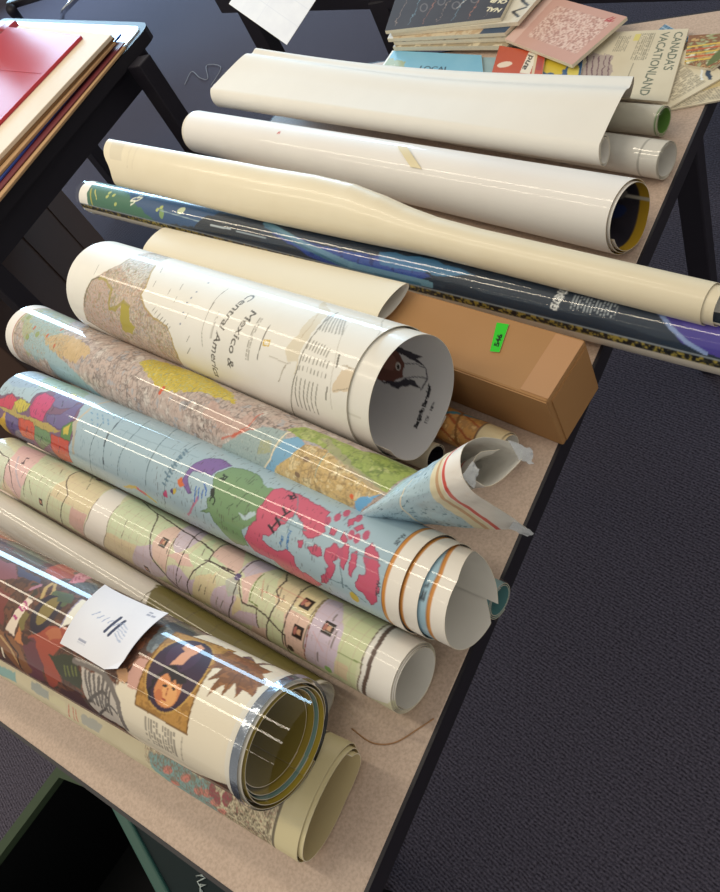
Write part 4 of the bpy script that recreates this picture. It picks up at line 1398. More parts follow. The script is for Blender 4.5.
band('apron', T2a, offset_poly(T2, -0.05), TOP - 0.11, TOP - 0.02, M['black_metal'], t2)
for lx, ly in ((-1.775, 1.29), (-1.82, 0.62), (-2.66, 0.42), (-2.83, 1.62)):
    bar('leg', (lx, ly, 0), (lx, ly, TOP - 0.03), 0.05, 0.05, M['black_metal'], t2)

# large brown carton on the floor under it
CB = [(-1.97, 0.54), (-2.66, 1.32), (-3.05, 0.95), (-2.36, 0.17)]
M['dark_card'] = mat('dark_card', '#5b453b', rough=0.8, var=0.06, var_scale=8)
c2 = prism('moving_carton', CB, 0.0, 0.50, M['dark_card'], bev=0.004)
tag(c2, 'large dark brown cardboard carton standing on the carpet under the white topped table', 'box')
f0 = Vector((*CB[0], 0)); f1 = Vector((*CB[1], 0))
dv = (f1 - f0).normalized(); nv = Vector((dv.y, -dv.x, 0))
for fr in (0.30, 0.52, 0.80):
    p = f0 + (f1 - f0) * fr + nv * 0.0012
    bar('board_seam', p + Vector((0, 0, .01)), p + Vector((0, 0, .49)), 0.004, 0.002, M['dark_card'], c2, 0.0004)

# ------------------------------------------------------------------ papers and folders on the second table
M['kraft'] = mat('kraft', '#b8946c', rough=0.75, var=0.08, var_scale=30)
M['folder_red'] = mat('folder_red', '#b3263a', rough=0.5, coat=0.12, coat_rough=0.25)
def board(name, P, z0, z1, m, label, cat, grp=None, bev=0.001):
    o = prism(name, P, z0, z1, m, bev=bev, seg=1)
    return tag(o, label, cat, grp)
ed = np.array([0.012, -1.0]); bk = np.array([-0.955, 0.30])
def quad(cx, cy, wd, ln, rot=0.0):
    c, s_ = math.cos(rot), math.sin(rot)
    R2 = lambda v: np.array([v[0] * c - v[1] * s_, v[0] * s_ + v[1] * c])
    a = np.array([cx, cy]); e = R2(ed) * ln; b = R2(bk) * wd
    return [tuple(a), tuple(a + e), tuple(a + e + b), tuple(a + b)]
board('paper_board', quad(-1.802, 1.30, .70, .70, .10), 0.731, 0.7375, M['kraft'], 'lowest tan board of the folder stack, flat on the white table', 'board', 'stack on the white table')
board('report_folder', quad(-1.812, 1.315, .66, .66, .08), 0.738, 0.7415, mat('maroon', '#6b2a30', rough=0.5), 'thin maroon folder near the bottom of the folder stack', 'folder', 'stack on the white table')
board('document_folder', quad(-1.858, 1.353, .60, .74, .11), 0.742, 0.7475, mat('royal_blue', '#2d4a9a', rough=0.35, coat=0.3), 'blue folder whose pale corner sticks out of the stack', 'folder', 'stack on the white table')
board('cardboard_sheet', quad(-1.826, 1.300, .68, .72, .05), 0.748, 0.7545, M['kraft'], 'brown cardboard sheet just above the blue folder', 'cardboard', 'stack on the white table')
board('cardboard_sheet', quad(-1.834, 1.310, .68, .70, .02), 0.755, 0.762, mat('kraft_dark', '#8d6b48', rough=0.8, var=0.1), 'darker brown cardboard sheet under the cream board', 'cardboard', 'stack on the white table')
board('mount_board', quad(-1.826, 1.303, .72, .70, .0), 0.7625, 0.772, mat('cream_board', '#e3d3bd', rough=0.6, var=0.04), 'cream mount board lying directly under the red folder', 'board', 'stack on the white table')
rf = board('presentation_folder', quad(-1.964, 1.317, .62, .66, .0), 0.7725, 0.781, M['folder_red'], 'glossy red folder on top of the stack, creased across', 'folder', 'stack on the white table')
crease_a = Vector((-1.985, 1.16, 0.7815)); crease_b = Vector((-2.45, 1.27, 0.7815))
bar('crease', crease_a, crease_b, 0.004, 0.001, M['folder_red'], rf, 0.0003)
lb = bar('leaning_board', (-2.90, 1.56, 0.7365), (-2.70, 1.58, 0.98), 0.20, 0.012, mat('tan_board', '#c7a98a', rough=0.7))
tag(lb, 'tan board standing at the far back edge of the white table', 'board')
rb = prism('red_case', [(-2.70, 1.60), (-2.62, 1.58), (-2.63, 1.53), (-2.71, 1.55)], 0.731, 0.765, mat('case_red', '#a83242', rough=0.4), bev=0.004)
tag(rb, 'small red case at the back edge of the white table', 'case')

# ------------------------------------------------------------------ far desk with a loose sheet, and a chair
D = [(-1.86, 1.66), (-0.1, 1.235), (0.1, 2.0), (-1.66, 2.45)]
dk = empty('far_desk', (-0.95, 1.85, 0), 'black framed desk beyond the map table at the top of the view', 'desk')
prism('desktop', D, 0.70, 0.73, mat('desk_top', '#8f8a88', rough=0.4, var=0.04), dk, 0.002)
prism('apron', [(p[0] * .96 - .04, p[1] * .97 + .06) for p in D], 0.60, 0.70, M['black_metal'], dk, 0.002)
for lx, ly in ((-1.70, 1.655), (-1.17, 1.53), (-0.15, 1.33), (-1.55, 2.35), (0.0, 1.95)):
    bar('leg', (lx, ly, 0), (lx, ly, 0.62), 0.05, 0.05, M['black_metal'], dk)
def a_sheet(c, w_, h_):
    c.fill(noisecol(c, '#f3f2f4', '#e6e5ea', 40, 9))
    for k in (0.33, 0.66): c.line([0, h_ * k, w_, h_ * k], 1.0, '#dcdce4')
    c.line([w_ * .5, 0, w_ * .5, h_], 1.0, '#e0e0e8')
o = sheet('paper_sheet', [(-1.442, 1.353), (-1.111, 1.125), (-1.17, 1.341), (-1.534, 1.621)], 0.735, 0.0006, a_sheet, M['print_matte'], 2.0,
          zs=(0.755, 0.755, 0.737, 0.737), base='#eeedf0')
tag(o, 'blank white sheet hanging out over the edge of the far desk', 'paper')
ch = empty('metal_chair', (-4.4, 3.2, 0), 'chrome legged chair behind the white topped table', 'chair')
tube_path('leg', [(-3.60, 2.60, 0.45), (-4.60, 3.08, 0.2), (-5.3, 3.5, 0.0)], 0.016, M['chrome'], ch)
tube_path('leg', [(-4.20, 2.55, 0.47), (-5.10, 3.10, 0.2), (-5.7, 3.5, 0.0)], 0.028, M['black_metal'], ch)
prism('seat', [(-4.3, 2.6), (-3.6, 2.6), (-3.7, 3.0), (-4.4, 3.0)], 0.45, 0.49, M['black_plastic'], ch, 0.01)

# ------------------------------------------------------------------ under the front of the table
M['dark_bin'] = mat('dark_bin', '#0a0c0f', rough=0.6, spec=0.2)
M['olive_rim'] = mat('olive_rim', '#3c4a38', rough=0.6, spec=0.2, var=0.08)
def open_tub(P, z1, th, label):
    r = empty('storage_tub', (sum(p[0] for p in P) / 4, sum(p[1] for p in P) / 4, 0), label, 'tub')
    band('wall', P, offset_poly(P, -th), 0.004, z1, M['dark_bin'], r)
    prism('base', P, 0.0, 0.012, M['dark_bin'], r)
    band('rim', offset_poly(P, 0.006), offset_poly(P, -th - .004), z1, z1 + 0.014, M['olive_rim'], r)
    return r
open_tub([(-1.085, -0.19), (-0.56, -0.10), (-0.57, -0.62), (-1.135, -0.52)][::-1], 0.27, 0.01, 'open black storage tub with an olive green rim under the front of the table')
pf = prism('portfolio', [(-0.872, -0.172), (-0.706, -0.225), (-0.43, -0.36), (-0.42, -0.10), (-0.84, -0.10)], 0.335, 0.352, mat('teal_board', '#0b2024', rough=0.55, spec=0.2, var=0.1), bev=0.002)
tag(pf, 'dark teal portfolio with a pale scribble, lying across the tub', 'portfolio')
bar('binding_edge', (-0.876, -0.168, 0.346), (-0.700, -0.228, 0.346), 0.016, 0.024, mat('teal_edge', '#2f5a50', rough=0.5), pf)
tube_path('scribble', [(-0.676 + .028 * k / 14 + .006 * math.sin(k * 2.1), -.176 - .028 * k / 14 + .005 * math.cos(k * 1.7), 0.3535) for k in range(15)], 0.0011, mat('chalk', '#c6d2cf', rough=0.8), pf, 6)
rr = tube_path('cable', [(-0.86 + .02 * k, -.36 + .012 * math.sin(k * 1.3), 0.02 + .004 * (k % 2)) for k in range(8)], 0.006, mat('cord_red', '#6b2a24', rough=0.6))
tag(rr, 'dull red cable lying in the bottom of the black tub', 'cable')

# ------------------------------------------------------------------ cardboard box on the map table
M['box_card'] = mat('box_card', '#ab7f50', rough=0.72, var=0.06, var_scale=18)
def card_box():
    zt = 0.80
    P = [(-0.268, 0.357), (-0.258, 0.4305), (-0.485, 0.479), (-0.497, 0.408)]
    r = empty('cardboard_box', (-0.385, 0.42, TOP), 'long shut brown cardboard box with a green flag, at the table edge', 'box')
    prism('carton', P, TOP, zt, M['box_card'], r, 0.0025)
    a, b, c, d = [Vector((*p, zt)) for p in P]
    # lid flap seam on the near side, end flap on the short side
    nf = ((a - d).normalized()).cross(Vector((0, 0, 1)))
    prism('lid_flap', [tuple((d + nf * .0012)[:2]), tuple((a + nf * .0012)[:2]), tuple(a[:2]), tuple(d[:2])], zt - 0.022, zt - 0.001, M['box_card'], r)
    e = (b - a).normalized(); ne = e.cross(Vector((0, 0, 1)))
    prism('end_flap', [tuple((a + ne * .0015 + e * .006)[:2]), tuple((b + ne * .0015 - e * .004)[:2]), tuple((b - e * .004)[:2]), tuple((a + e * .006)[:2])], TOP + .004, zt - 0.006, M['box_card'], r)
    m_t = mat('kraft_tape', '#b98a5e', rough=0.35, coat=0.3)
    q = (a + b) * .5; q2 = q + (d - a).normalized() * .030
    prism('packing_tape', [tuple((q - e * .034)[:2]), tuple((q + e * .034)[:2]), tuple((q2 + e * .034)[:2]), tuple((q2 - e * .034)[:2])], zt, zt + 0.0006, m_t, r)
    def a_flag(c_, w_, h_):
        c_.fill(np.zeros((c_.H, c_.W, 3)) + lin('#35c92e'))
        c_.tfit('546', w_ * .70, h_ * .18, w_ * .78, h_ * .58, 7.5, '#16301a', .35)
    f = sheet('sticky_flag', [(-0.344, 0.405), (-0.334, 0.405), (-0.3385, 0.440), (-0.352, 0.441)], zt + 0.0006, 0.0004, a_flag, M['print_matte'], 0.5, base='#35c92e', parent=r)
    f['label'] = 'bright green sticky flag with a pen mark'
card_box()

# ------------------------------------------------------------------ the printed rolled maps
PR = [M['print_gloss'], M['paper_back'], M['paper_edge']]
PP = [M['print_plastic'], M['paper_back'], M['paper_edge']]
PS = [M['print_satin'], M['paper_back'], M['paper_edge']]
GM = 'rolled printed maps on the table'
def rolled_canvas(A, B, ra, rb, art, res, base='#ffffff', L=None):
    Lm = np.linalg.norm(np.array(B) - np.array(A)) * 1000 if L is None else L
    h = PI * (ra + rb) / 2 * 1000
    c = Canvas(0, Lm, -h, h, res, base)
    if art: art(c)
    return c
def lerp(A, B, f): return tuple(np.array(A) * (1 - f) + np.array(B) * f)

# Mexico and Central America: an outer map and a white poster rolled inside it that stands out at the right end
A, B = (-0.940, 0.424, 0.828), (-0.379, 0.323, 0.827)
fo = 0.955
r = empty('rolled_map', (-0.65, 0.37, TOP), 'wide white roll titled Mexico & Central America, a portrait poster inside its open end', 'map roll', GM)
cv = rolled_canvas(A, B, .063, .062, art_mex, 0.8)
roll('map_sheet', A, lerp(A, B, fo), .063, .0621, cv, PR, turns=1.5, gap=.0012, res=0.85, fine=(-75, 150), parent=r, backcol='#eceae4')
def art_face(c):
    # inside of the poster as it is seen: x = mm from its left end, y = mm from its inner edge upwards
    c.fill(noisecol(c, '#e2e0e0', '#d8d6d8', 40, 3))
    Lm = c.x1
    cx, cy = Lm - 74, 148
    def pt(*v): return [(cx + q * .62) if i % 2 == 0 else (cy + q * .5) for i, q in enumerate(v)]
    c.poly(pt(-60, -40, -6, -46, 14, -20, 16, 8, 4, 36, -60, 44), '#7a5148', warp=2, wscale=8)
    c.poly(pt(-60, -20, -10, -16, 2, 4, -12, 22, -60, 20), '#94665a', warp=1.5)
    c.ell(cx + 1, cy - 1, 3.6, 4.6, '#e5dcd6'); c.ell(cx + 1, cy - 1.5, 2.0, 2.8, '#2a2022')
    c.poly(pt(-30, -46, 10, -50, 36, -30, 58, -34, 40, -20, 20, -22, 6, -34), '#45424c', warp=1.5, wscale=6)
    c.poly(pt(-30, 34, 4, 30, 30, 24, 62, 14, 44, 30, 58, 38, 20, 44, -20, 50), '#45424c', warp=1.5, wscale=6)
    c.line(pt(58, -34, 66, -8, 62, 14), 1.6, '#5a5862', warp=1); c.line(pt(16, -24, 40, -12, 64, -8), 1.2, '#7a7882', warp=1)
    c.line(pt(16, 10, 40, 16, 62, 14), 1.2, '#7a7882', warp=1)
    c.tfit('Benjamin Banneker', Lm - 25, 90, Lm - 27, 138, 6.5, '#302e34', .3)
    c.tfit('1731 - 1806', Lm - 16, 98, Lm - 17, 122, 4.6, '#55535a', .12)
Ai = lerp(A, B, 0.30)
Li = np.linalg.norm(np.array(B) - np.array(Ai)) * 1000
fc = Canvas(0, Li, 0, 2 * PI * 60.45 * 1.3, 0.7, '#e4e2e2')
art_face(fc)
def art_inner(c):
    c.fill(noisecol(c, '#f1efe9', '#e8e4da', 30, 1))
    Lm = c.x1
    c.greek(Lm - 20, Lm - 17, -120, 190, 400, '#77746c', rot90=True, fill=.9, seed=3)
    c.line([Lm - 60, -64, Lm - 10, -64], .9, '#c9c4b8')
ci = rolled_canvas(Ai, B, .0602, .0607, art_inner, 1.0)
o = roll('poster_sheet', Ai, B, .0602, .0607, ci, [M['print_satin'], M['print_matte'], M['paper_edge']], turns=1.30, gap=.0025, res=1.1, phi0=200,
     fine=(-75, 150), parent=r, backcol='#e9e7e4', back_canvas=fc, tele=((0, 0), (1.02, 0), (1.18, .012), (1.3, .014)))
o['label'] = 'white poster with a printed portrait inside'

# Topographic roll with a crushed right-hand end
A, B = (-1.121, 0.359, 0.777), (-0.310, 0.211, 0.831)
r = empty('rolled_map', (-0.75, 0.30, TOP), 'topographic relief roll in plastic whose right end is kinked and peeled open', 'map roll', GM)
cv = rolled_canvas(A, B, .047, .031, art_topo, 0.8)
def kink(ph):
    d = np.degrees(ph); d = (d + 180) % 360 - 180
    return np.interp(d, [-180, -120, -67, -13.5, 20, 46, 67, 82, 105, 140, 180], [775, 800, 815, 814, 806, 792, 779, 771, 765, 766, 775])
roll('map_sheet', A, B, .047, .031, cv, PP, turns=2.2, gap=.0012, res=0.9, fine=(-70, 140), parent=r, cut=kink)
TOPO = r

# World map: telescoped turns with orange borders
A, B = (-0.992, 0.238, 0.786), (-0.258, 0.160, 0.812)
BE = lerp(A, B, 0.960)
cv = rolled_canvas(A, BE, .048, .0422, art_world, 0.8)
ci = rolled_canvas(A, BE, .048, .0422, None, 1.0, '#9fbfd0')
Lm = ci.x1
for xa, xb, cl in ((Lm - 13.5, Lm, '#f1ebe2'), (Lm - 16.5, Lm - 13.5, '#d08a3c'), (Lm - 17.2, Lm - 16.5, '#8a6a4c')): ci.rect(xa, xb, ci.y0, ci.y1, cl)
for y, t_ in ((40, '100°E'), (-22, '150°E')): ci.tfit(t_, Lm - 19.5, y - 8, Lm - 19.5, y + 8, 6, '#3d4650', .15)
o = roll('rolled_map', A, BE, .048, .0422, cv, PP, turns=2.93, gap=.0021, tele=((0, 0), (.86, 0), (1, .0160), (1.86, .0160), (2.0, .041), (2.5, .040), (2.72, .024), (2.80, .030), (2.93, .041)), res=0.85, fine=(-75, 150), inner=ci)
tag(o, 'world map roll with pale blue seas, pink Canada and orange bordered turns stepping out', 'map roll', GM)

# Political road map
A, B = (-0.985, 0.156, 0.765), (-0.294, 0.099, 0.761)
cv = rolled_canvas(A, B, .035, .031, art_polit, 0.8)
o = roll('rolled_map', A, B, .035, .031, cv, PR, turns=4.2, gap=.0011, res=0.8, fine=(-75, 150), tele=(.0, .001, .002))
tag(o, 'slim pastel road map roll with tiny portraits and a plain white end', 'map roll', GM)

# white and olive roll in the gap
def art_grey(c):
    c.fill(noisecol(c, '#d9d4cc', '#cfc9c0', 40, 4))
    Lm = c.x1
    c.poly([Lm - 215, c.y0, Lm, c.y0, Lm, c.y1, Lm - 250, c.y1], '#6f6638', warp=12, wscale=40)  # olive map print, with the shadow in the gap mixed into its colour
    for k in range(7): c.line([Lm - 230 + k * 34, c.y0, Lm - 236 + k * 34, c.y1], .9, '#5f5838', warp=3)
A, B = (-0.99, 0.099, 0.753), (-0.37, 0.049, 0.752)
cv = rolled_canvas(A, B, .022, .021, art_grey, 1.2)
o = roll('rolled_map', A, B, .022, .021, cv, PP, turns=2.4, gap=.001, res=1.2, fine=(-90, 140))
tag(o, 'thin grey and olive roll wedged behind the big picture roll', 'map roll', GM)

# old map, squashed under the picture roll
A, B = (-0.80, -0.022, 0.7525), (-0.322, -0.014, 0.7525)
cv = rolled_canvas(A, B, .038, .038, art_old, 0.9)
PO = [M['print_satin'], mat('aged_paper', '#c9b98f', rough=0.6, var=0.05), M['paper_edge']]
o = roll('rolled_map', A, B, .038, .038, cv, PO, turns=2.15, gap=.0022, phi0=-118, dr=1, res=0.9, fine=(-100, 150), squash=.58, wide=1.27, backcol='#ddd0a8',
         tele=(.004, .008))
tag(o, 'flattened antique cream map roll lying at the front beneath the picture roll', 'map roll', GM)

# picture poster in a clear sleeve
A, B = (-0.95, 0.0035, 0.833), (-0.334, 0.008, 0.823)
r = empty('rolled_poster', (-0.65, 0.005, 0.775), 'fat picture poster roll in clear plastic with maple leaf, oval portrait and a taped note', 'poster roll')
cv = rolled_canvas(A, B, .058, .048, art_pict, 0.8)
olive = mat('map_lining', '#8c7a34', rough=0.5, var=0.1, var_scale=30)
o = roll('poster_sheet', A, B, .058, .048, cv, [M['print_plastic'], olive, M['paper_edge']], turns=2.3, gap=.0022, res=0.85, fine=(-100, 115), parent=r, backcol='#a8913a', tele=(-.006, -.012))
def art_lining(c):
    c.fill(noisecol(c, '#b09a34', '#a08a30', 20, 8))
    for k in range(-12, 12): c.line([0, k * 18, c.x1, k * 18 + 8], 1.0, '#5a5230', warp=4)
for k, (ri, col, dx) in enumerate(((.0445, '#b8a03a', .000), (.0425, '#7fa09a', -.004), (.0405, '#a8923c', -.007), (.037, '#8a7a3a', -.012))):
    Am = lerp(A, B, .35); Bm = tuple(np.array(B) + np.array([dx, 0, -.001]))
    mm = mat('lining_paper', col, rough=0.55, var=0.12, var_scale=40)
    q = roll('map_lining', Am, Bm, ri + .004, ri, None, [mm, mm, M['paper_edge']], turns=1.05, gap=.001, parent=r, backcol=col)
o = tube_shell('clear_sleeve', lerp(A, B, .97), tuple(np.array(B) + np.array([0.028, 0, 0])), .0496, .0486, M['clear'], r)
o['label'] = 'clear plastic sleeve standing out past the poster'
ringm = mat('silver_tape', '#8b93a0', rough=0.2, metallic=0.85, var=0.25, var_scale=60, bump=0.4, bump_scale=120)
tube_shell('tape_ring', tuple(np.array(B) + np.array([-0.0085, 0, 0])), tuple(np.array(B) + np.array([-0.001, 0, 0])), .0495, .0492, ringm, r)
# the note: a paper held to the sleeve, curved over the roll
def note():
    def art(c, w_, h_):
        c.fill(noisecol(c, '#eeeef4', '#e4e4ee', 30, 2))
        c.line([w_ * .50, h_ * .40, w_ * .56, h_ * .66], 3.2, '#474d66')
        c.line([w_ * .58, h_ * .38, w_ * .64, h_ * .64], 3.2, '#474d66')
        for k in range(5):
            c.line([w_ * (.20 + .09 * k), h_ * .52, w_ * (.27 + .09 * k), h_ * .60], 1.0, '#a9b4d0', warp=3)
            c.line([w_ * .64, h_ * (.42 + .05 * k), w_ * .78, h_ * (.36 + .05 * k)], 1.0, '#b5bfd6', warp=3)
        c.greek(w_ * .80, w_ * .92, h_ * .86, h_ * .92, 3, '#8a90a8', seed=4)
        c.greek(w_ * .22, w_ * .34, h_ * .12, h_ * .17, 3, '#8a90a8', seed=5)
    return art
NOTE_ROOT = r
# the note lies over the top of the picture roll, taped down, following its curve loosely
def curved_note():
    A = np.array((-0.95, 0.0035, 0.833)); B = np.array((-0.334, 0.008, 0.823))
    ax = (B - A); L = np.linalg.norm(ax); ax /= L
    s_ = np.cross(ax, [0, 0, 1.0]); s_ /= np.linalg.norm(s_); u = np.cross(s_, ax)
    # corners as (mm along, mm of arc up the far side)
    q = [np.array(NOTE_UV[k], float) for k in (0, 1, 2, 3)]
    w_, h_ = 80.0, 63.0
    c = Canvas(0, w_, 0, h_, 0.5, '#eeeef4')
    note()(c, w_, h_)
    n, m = 90, 130
    fx, fy = np.meshgrid(np.linspace(0, 1, m), np.linspace(0, 1, n))
    UV = ((1 - fx) * (1 - fy))[..., None] * q[0] + (fx * (1 - fy))[..., None] * q[1] + (fx * fy)[..., None] * q[2] + ((1 - fx) * fy)[..., None] * q[3]
    # the lower right corner is folded away
    cut = np.clip(fx - 0.78 - fy * 1.1, 0, 1)
    UV[..., 1] += cut * 26
    UV[..., 0] -= cut * 6
    X = UV[..., 0] / 1000; ph = -UV[..., 1] / 1000 / 0.053
    r = 0.058 - 0.010 * X / L + 0.0016 + 0.0035 * (2 * np.abs(fy - .45)) ** 2.2 + 0.002 * (2 * np.abs(fx - .5)) ** 3
    P = A + X[..., None] * ax + (r * np.sin(ph))[..., None] * s_ + (r * np.cos(ph))[..., None] * u
    N = n * m
    idx = np.arange(N).reshape(n, m)
    f = np.stack([idx[:-1, :-1], idx[:-1, 1:], idx[1:, 1:], idx[1:, :-1]], -1).reshape(-1, 4)
    P2 = P - 0.0004 * u
    col = c.sample(fx * w_, fy * h_).reshape(-1, 3)
    o = mesh_obj('taped_note', np.concatenate([P.reshape(-1, 3), P2.reshape(-1, 3)]), [f, f[:, ::-1] + N], [M['print_matte']], None,
                 np.concatenate([col, col * 0 + lin('#e4e4ee')]), True, NOTE_ROOT)
    o['label'] = 'white paper note with two pen strokes'
NOTE_UV = ((408, -13), (482, -15), (477, 49), (394, 47))
curved_note()

# ------------------------------------------------------------------ general curved sheets from a point grid
def surf(name, P, colors, thick, mats, parent=None, backcol='#e9e6df'):
    P = np.asarray(P, float)
    n, m = P.shape[:2]
    du = np.gradient(P, axis=1); dv = np.gradient(P, axis=0)
    Nn = np.cross(du, dv); Nn /= np.maximum(1e-12, np.linalg.norm(Nn, axis=-1, keepdims=True))
    Q = P - Nn * thick
    N = n * m
    idx = np.arange(N).reshape(n, m)
    f = np.stack([idx[:-1, :-1], idx[:-1, 1:], idx[1:, 1:], idx[1:, :-1]], -1).reshape(-1, 4)
    ring = np.concatenate([idx[0, :], idx[1:, -1], idx[-1, -2::-1], idx[-2:0:-1, 0]])
    k = len(ring); i = np.arange(k); j = (i + 1) % k
    V = np.concatenate([P.reshape(-1, 3), Q.reshape(-1, 3), P.reshape(-1, 3)[ring], Q.reshape(-1, 3)[ring]])
    side = np.stack([2 * N + i, 2 * N + k + i, 2 * N + k + j, 2 * N + j], -1)
    C = np.zeros((len(V), 3)) + lin(backcol)
    if colors is not None: C[:N] = np.asarray(colors).reshape(-1, 3)
    return mesh_obj(name, V, [f, f[:, ::-1] + N, side], mats, [np.zeros(len(f)), np.ones(len(f)), np.full(len(side), 2)], C, True, parent)

def catmull(pts, n):
    P = np.array(pts, float)
    K = len(P)
    t = np.linspace(0, K - 1, n)
    i = np.clip(t.astype(int), 0, K - 2)
    f = (t - i)[:, None]
    p0 = P[np.maximum(i - 1, 0)]; p1 = P[i]; p2 = P[i + 1]; p3 = P[np.minimum(i + 2, K - 1)]
    return 0.5 * (2 * p1 + (p2 - p0) * f + (2 * p0 - 5 * p1 + 4 * p2 - p3) * f ** 2 + (3 * p1 - p0 - 3 * p2 + p3) * f ** 3)

# peeled, crushed end of the topographic roll: the sheet flares into a cone
rim = [(-0.227, 0.2245, 0.820), (-0.230, 0.213, 0.868), (-0.233, 0.201, 0.914), (-0.239, 0.207, 0.930), (-0.242, 0.221, 0.934), (-0.238, 0.235, 0.927), (-0.227, 0.246, 0.910),
       (-0.218, 0.246, 0.898), (-0.219, 0.230, 0.901), (-0.225, 0.211, 0.908), (-0.234, 0.2085, 0.915), (-0.2375, 0.215, 0.921), (-0.237, 0.228, 0.920), (-0.230, 0.238, 0.910)]
apx = [(-0.371, 0.188, 0.829), (-0.371, 0.188, 0.832), (-0.362, 0.189, 0.841), (-0.349, 0.194, 0.852), (-0.334, 0.204, 0.860), (-0.322, 0.221, 0.863), (-0.315, 0.236, 0.855),
       (-0.318, 0.243, 0.842), (-0.325, 0.238, 0.826), (-0.335, 0.228, 0.815), (-0.340, 0.215, 0.815), (-0.335, 0.208, 0.830), (-0.330, 0.212, 0.840), (-0.325, 0.220, 0.845)]
nr, na = 170, 150
ra_ = catmull(apx, nr); rr_ = catmull(rim, nr)
fr = np.linspace(0, 1, na)
P = ra_[:, None] * (1 - fr)[None, :, None] + rr_[:, None] * fr[None, :, None]
ti = np.linspace(0, 1, nr)[:, None] + 0 * fr
wob = 0.0016 * (fbm(ti * 14, fr[None, :] * 5, 3) - .5) + 0.0012 * (fbm(ti * 40, fr[None, :] * 14, 9) - .5)
P[..., 2] += wob * np.sin(PI * fr)[None, :] * 2
P[..., 1] += wob
ty, tx = np.meshgrid(np.linspace(0, 260, nr), fr * 120, indexing='ij')
C = lin('#b5cfdb') * np.ones((nr, na, 1))
nz = fbm(tx / 9, ty / 9, 44)
C = np.where((np.abs(nz * 5 % 1 - .5) < .035)[..., None], lin('#93aebb'), C)
C = np.where((fbm(tx / 5, ty / 2, 45) > .74)[..., None], lin('#5f7f92'), C)
C = np.where((np.abs(tx - 52) < 1.0)[..., None], lin('#e9dfc6'), C)
C = np.where((tx > 86)[..., None], lin('#e3d9b8'), C)
C = np.where((np.abs(tx - 94) < 1.6)[..., None], lin('#c9a27c'), C)
C = np.where((tx > 99)[..., None], lin('#eee9e2'), C)
C = np.where((np.abs(tx - 101) < 1.3)[..., None], lin('#d4564c'), C)
o = surf('peeled_end', P, C, 0.0004, [M['print_plastic'], M['paper_back'], M['paper_edge']], TOPO, '#e2e6da')
o['label'] = 'peeled cone of pale blue sea with a red edge line'
film = bpy.data.materials.new('milky_film')
film.use_nodes = True
nt = film.node_tree
for n_ in list(nt.nodes): nt.nodes.remove(n_)
ou = nt.nodes.new('ShaderNodeOutputMaterial'); tr = nt.nodes.new('ShaderNodeBsdfTransparent'); pb = nt.nodes.new('ShaderNodeBsdfPrincipled')
pb.inputs['Base Color'].default_value = rgba('#d6dade'); pb.inputs['Roughness'].default_value = 0.18
nz_ = nt.nodes.new('ShaderNodeTexNoise'); nz_.inputs['Scale'].default_value = 60
mr_ = nt.nodes.new('ShaderNodeMapRange'); mr_.inputs['To Min'].default_value = 0.25; mr_.inputs['To Max'].default_value = 0.85
mx_ = nt.nodes.new('ShaderNodeMixShader')
nt.links.new(nz_.outputs['Fac'], mr_.inputs['Value']); nt.links.new(mr_.outputs[0], mx_.inputs[0])
nt.links.new(tr.outputs[0], mx_.inputs[1]); nt.links.new(pb.outputs[0], mx_.inputs[2]); nt.links.new(mx_.outputs[0], ou.inputs[0])
M['film'] = film
def crumple(pts4, seed, amp=0.004):
    a, b, c, d = [np.array(p) for p in pts4]
    fx, fy = np.meshgrid(np.linspace(0, 1, 14), np.linspace(0, 1, 14))
    P = ((1 - fx) * (1 - fy))[..., None] * a + (fx * (1 - fy))[..., None] * b + (fx * fy)[..., None] * c + ((1 - fx) * fy)[..., None] * d
    P = P + amp * np.stack([fbm(fx * 4 + k * 9, fy * 4, seed) - .5 for k in range(3)], -1) * np.maximum(fx, 0.15)[..., None]
    surf('plastic_flap', P, None, 0.0003, [M['film'], M['film'], M['film']], TOPO)
crumple([(-0.226, 0.246, 0.912), (-0.212, 0.250, 0.900), (-0.212, 0.242, 0.892), (-0.219, 0.240, 0.898)], 3)
crumple([(-0.2385, 0.203, 0.926), (-0.232, 0.203, 0.915), (-0.229, 0.212, 0.926), (-0.233, 0.214, 0.931)], 5)
crumple([(-0.231, 0.220, 0.842), (-0.2225, 0.2235, 0.8195), (-0.2265, 0.2195, 0.8185), (-0.234, 0.214, 0.838)], 7, .003)

# ------------------------------------------------------------------ blue poster in its long clear tube
GW = 'plain backed rolls at the far side of the maps'
A, B = (-1.321, 0.696, 0.7605), (-0.025, 0.450, 0.7605)
cv = rolled_canvas(A, B, .0295, .0295, art_blue, 0.9)
r = empty('rolled_poster', (-0.67, 0.57, TOP), 'long dark blue poster roll in clear plastic with a yellow speckled border', 'poster roll')
roll('poster_sheet', A, B, .0293, .0293, cv, PR, turns=2.5, gap=.0012, res=1.0, fine=(-90, 160), parent=r)
o = tube_shell('clear_sleeve', tuple(np.array(A) + np.array([-0.012, 0.0022, 0])), B, .0299, .0299, M['clear'], r)
for k in range(5):
    a = math.radians(100 + k * 22)
    p = np.array(A) + np.array([-0.010, .002, 0]) + .029 * np.array([0, -math.sin(a), math.cos(a)])
    surf('plastic_flap', np.array([[p, p + [.016, -.003, -.004]], [p + [.004, .006, -.006], p + [.018, .004, -.008]]]), None, .0003, [M['film']] * 3, r)

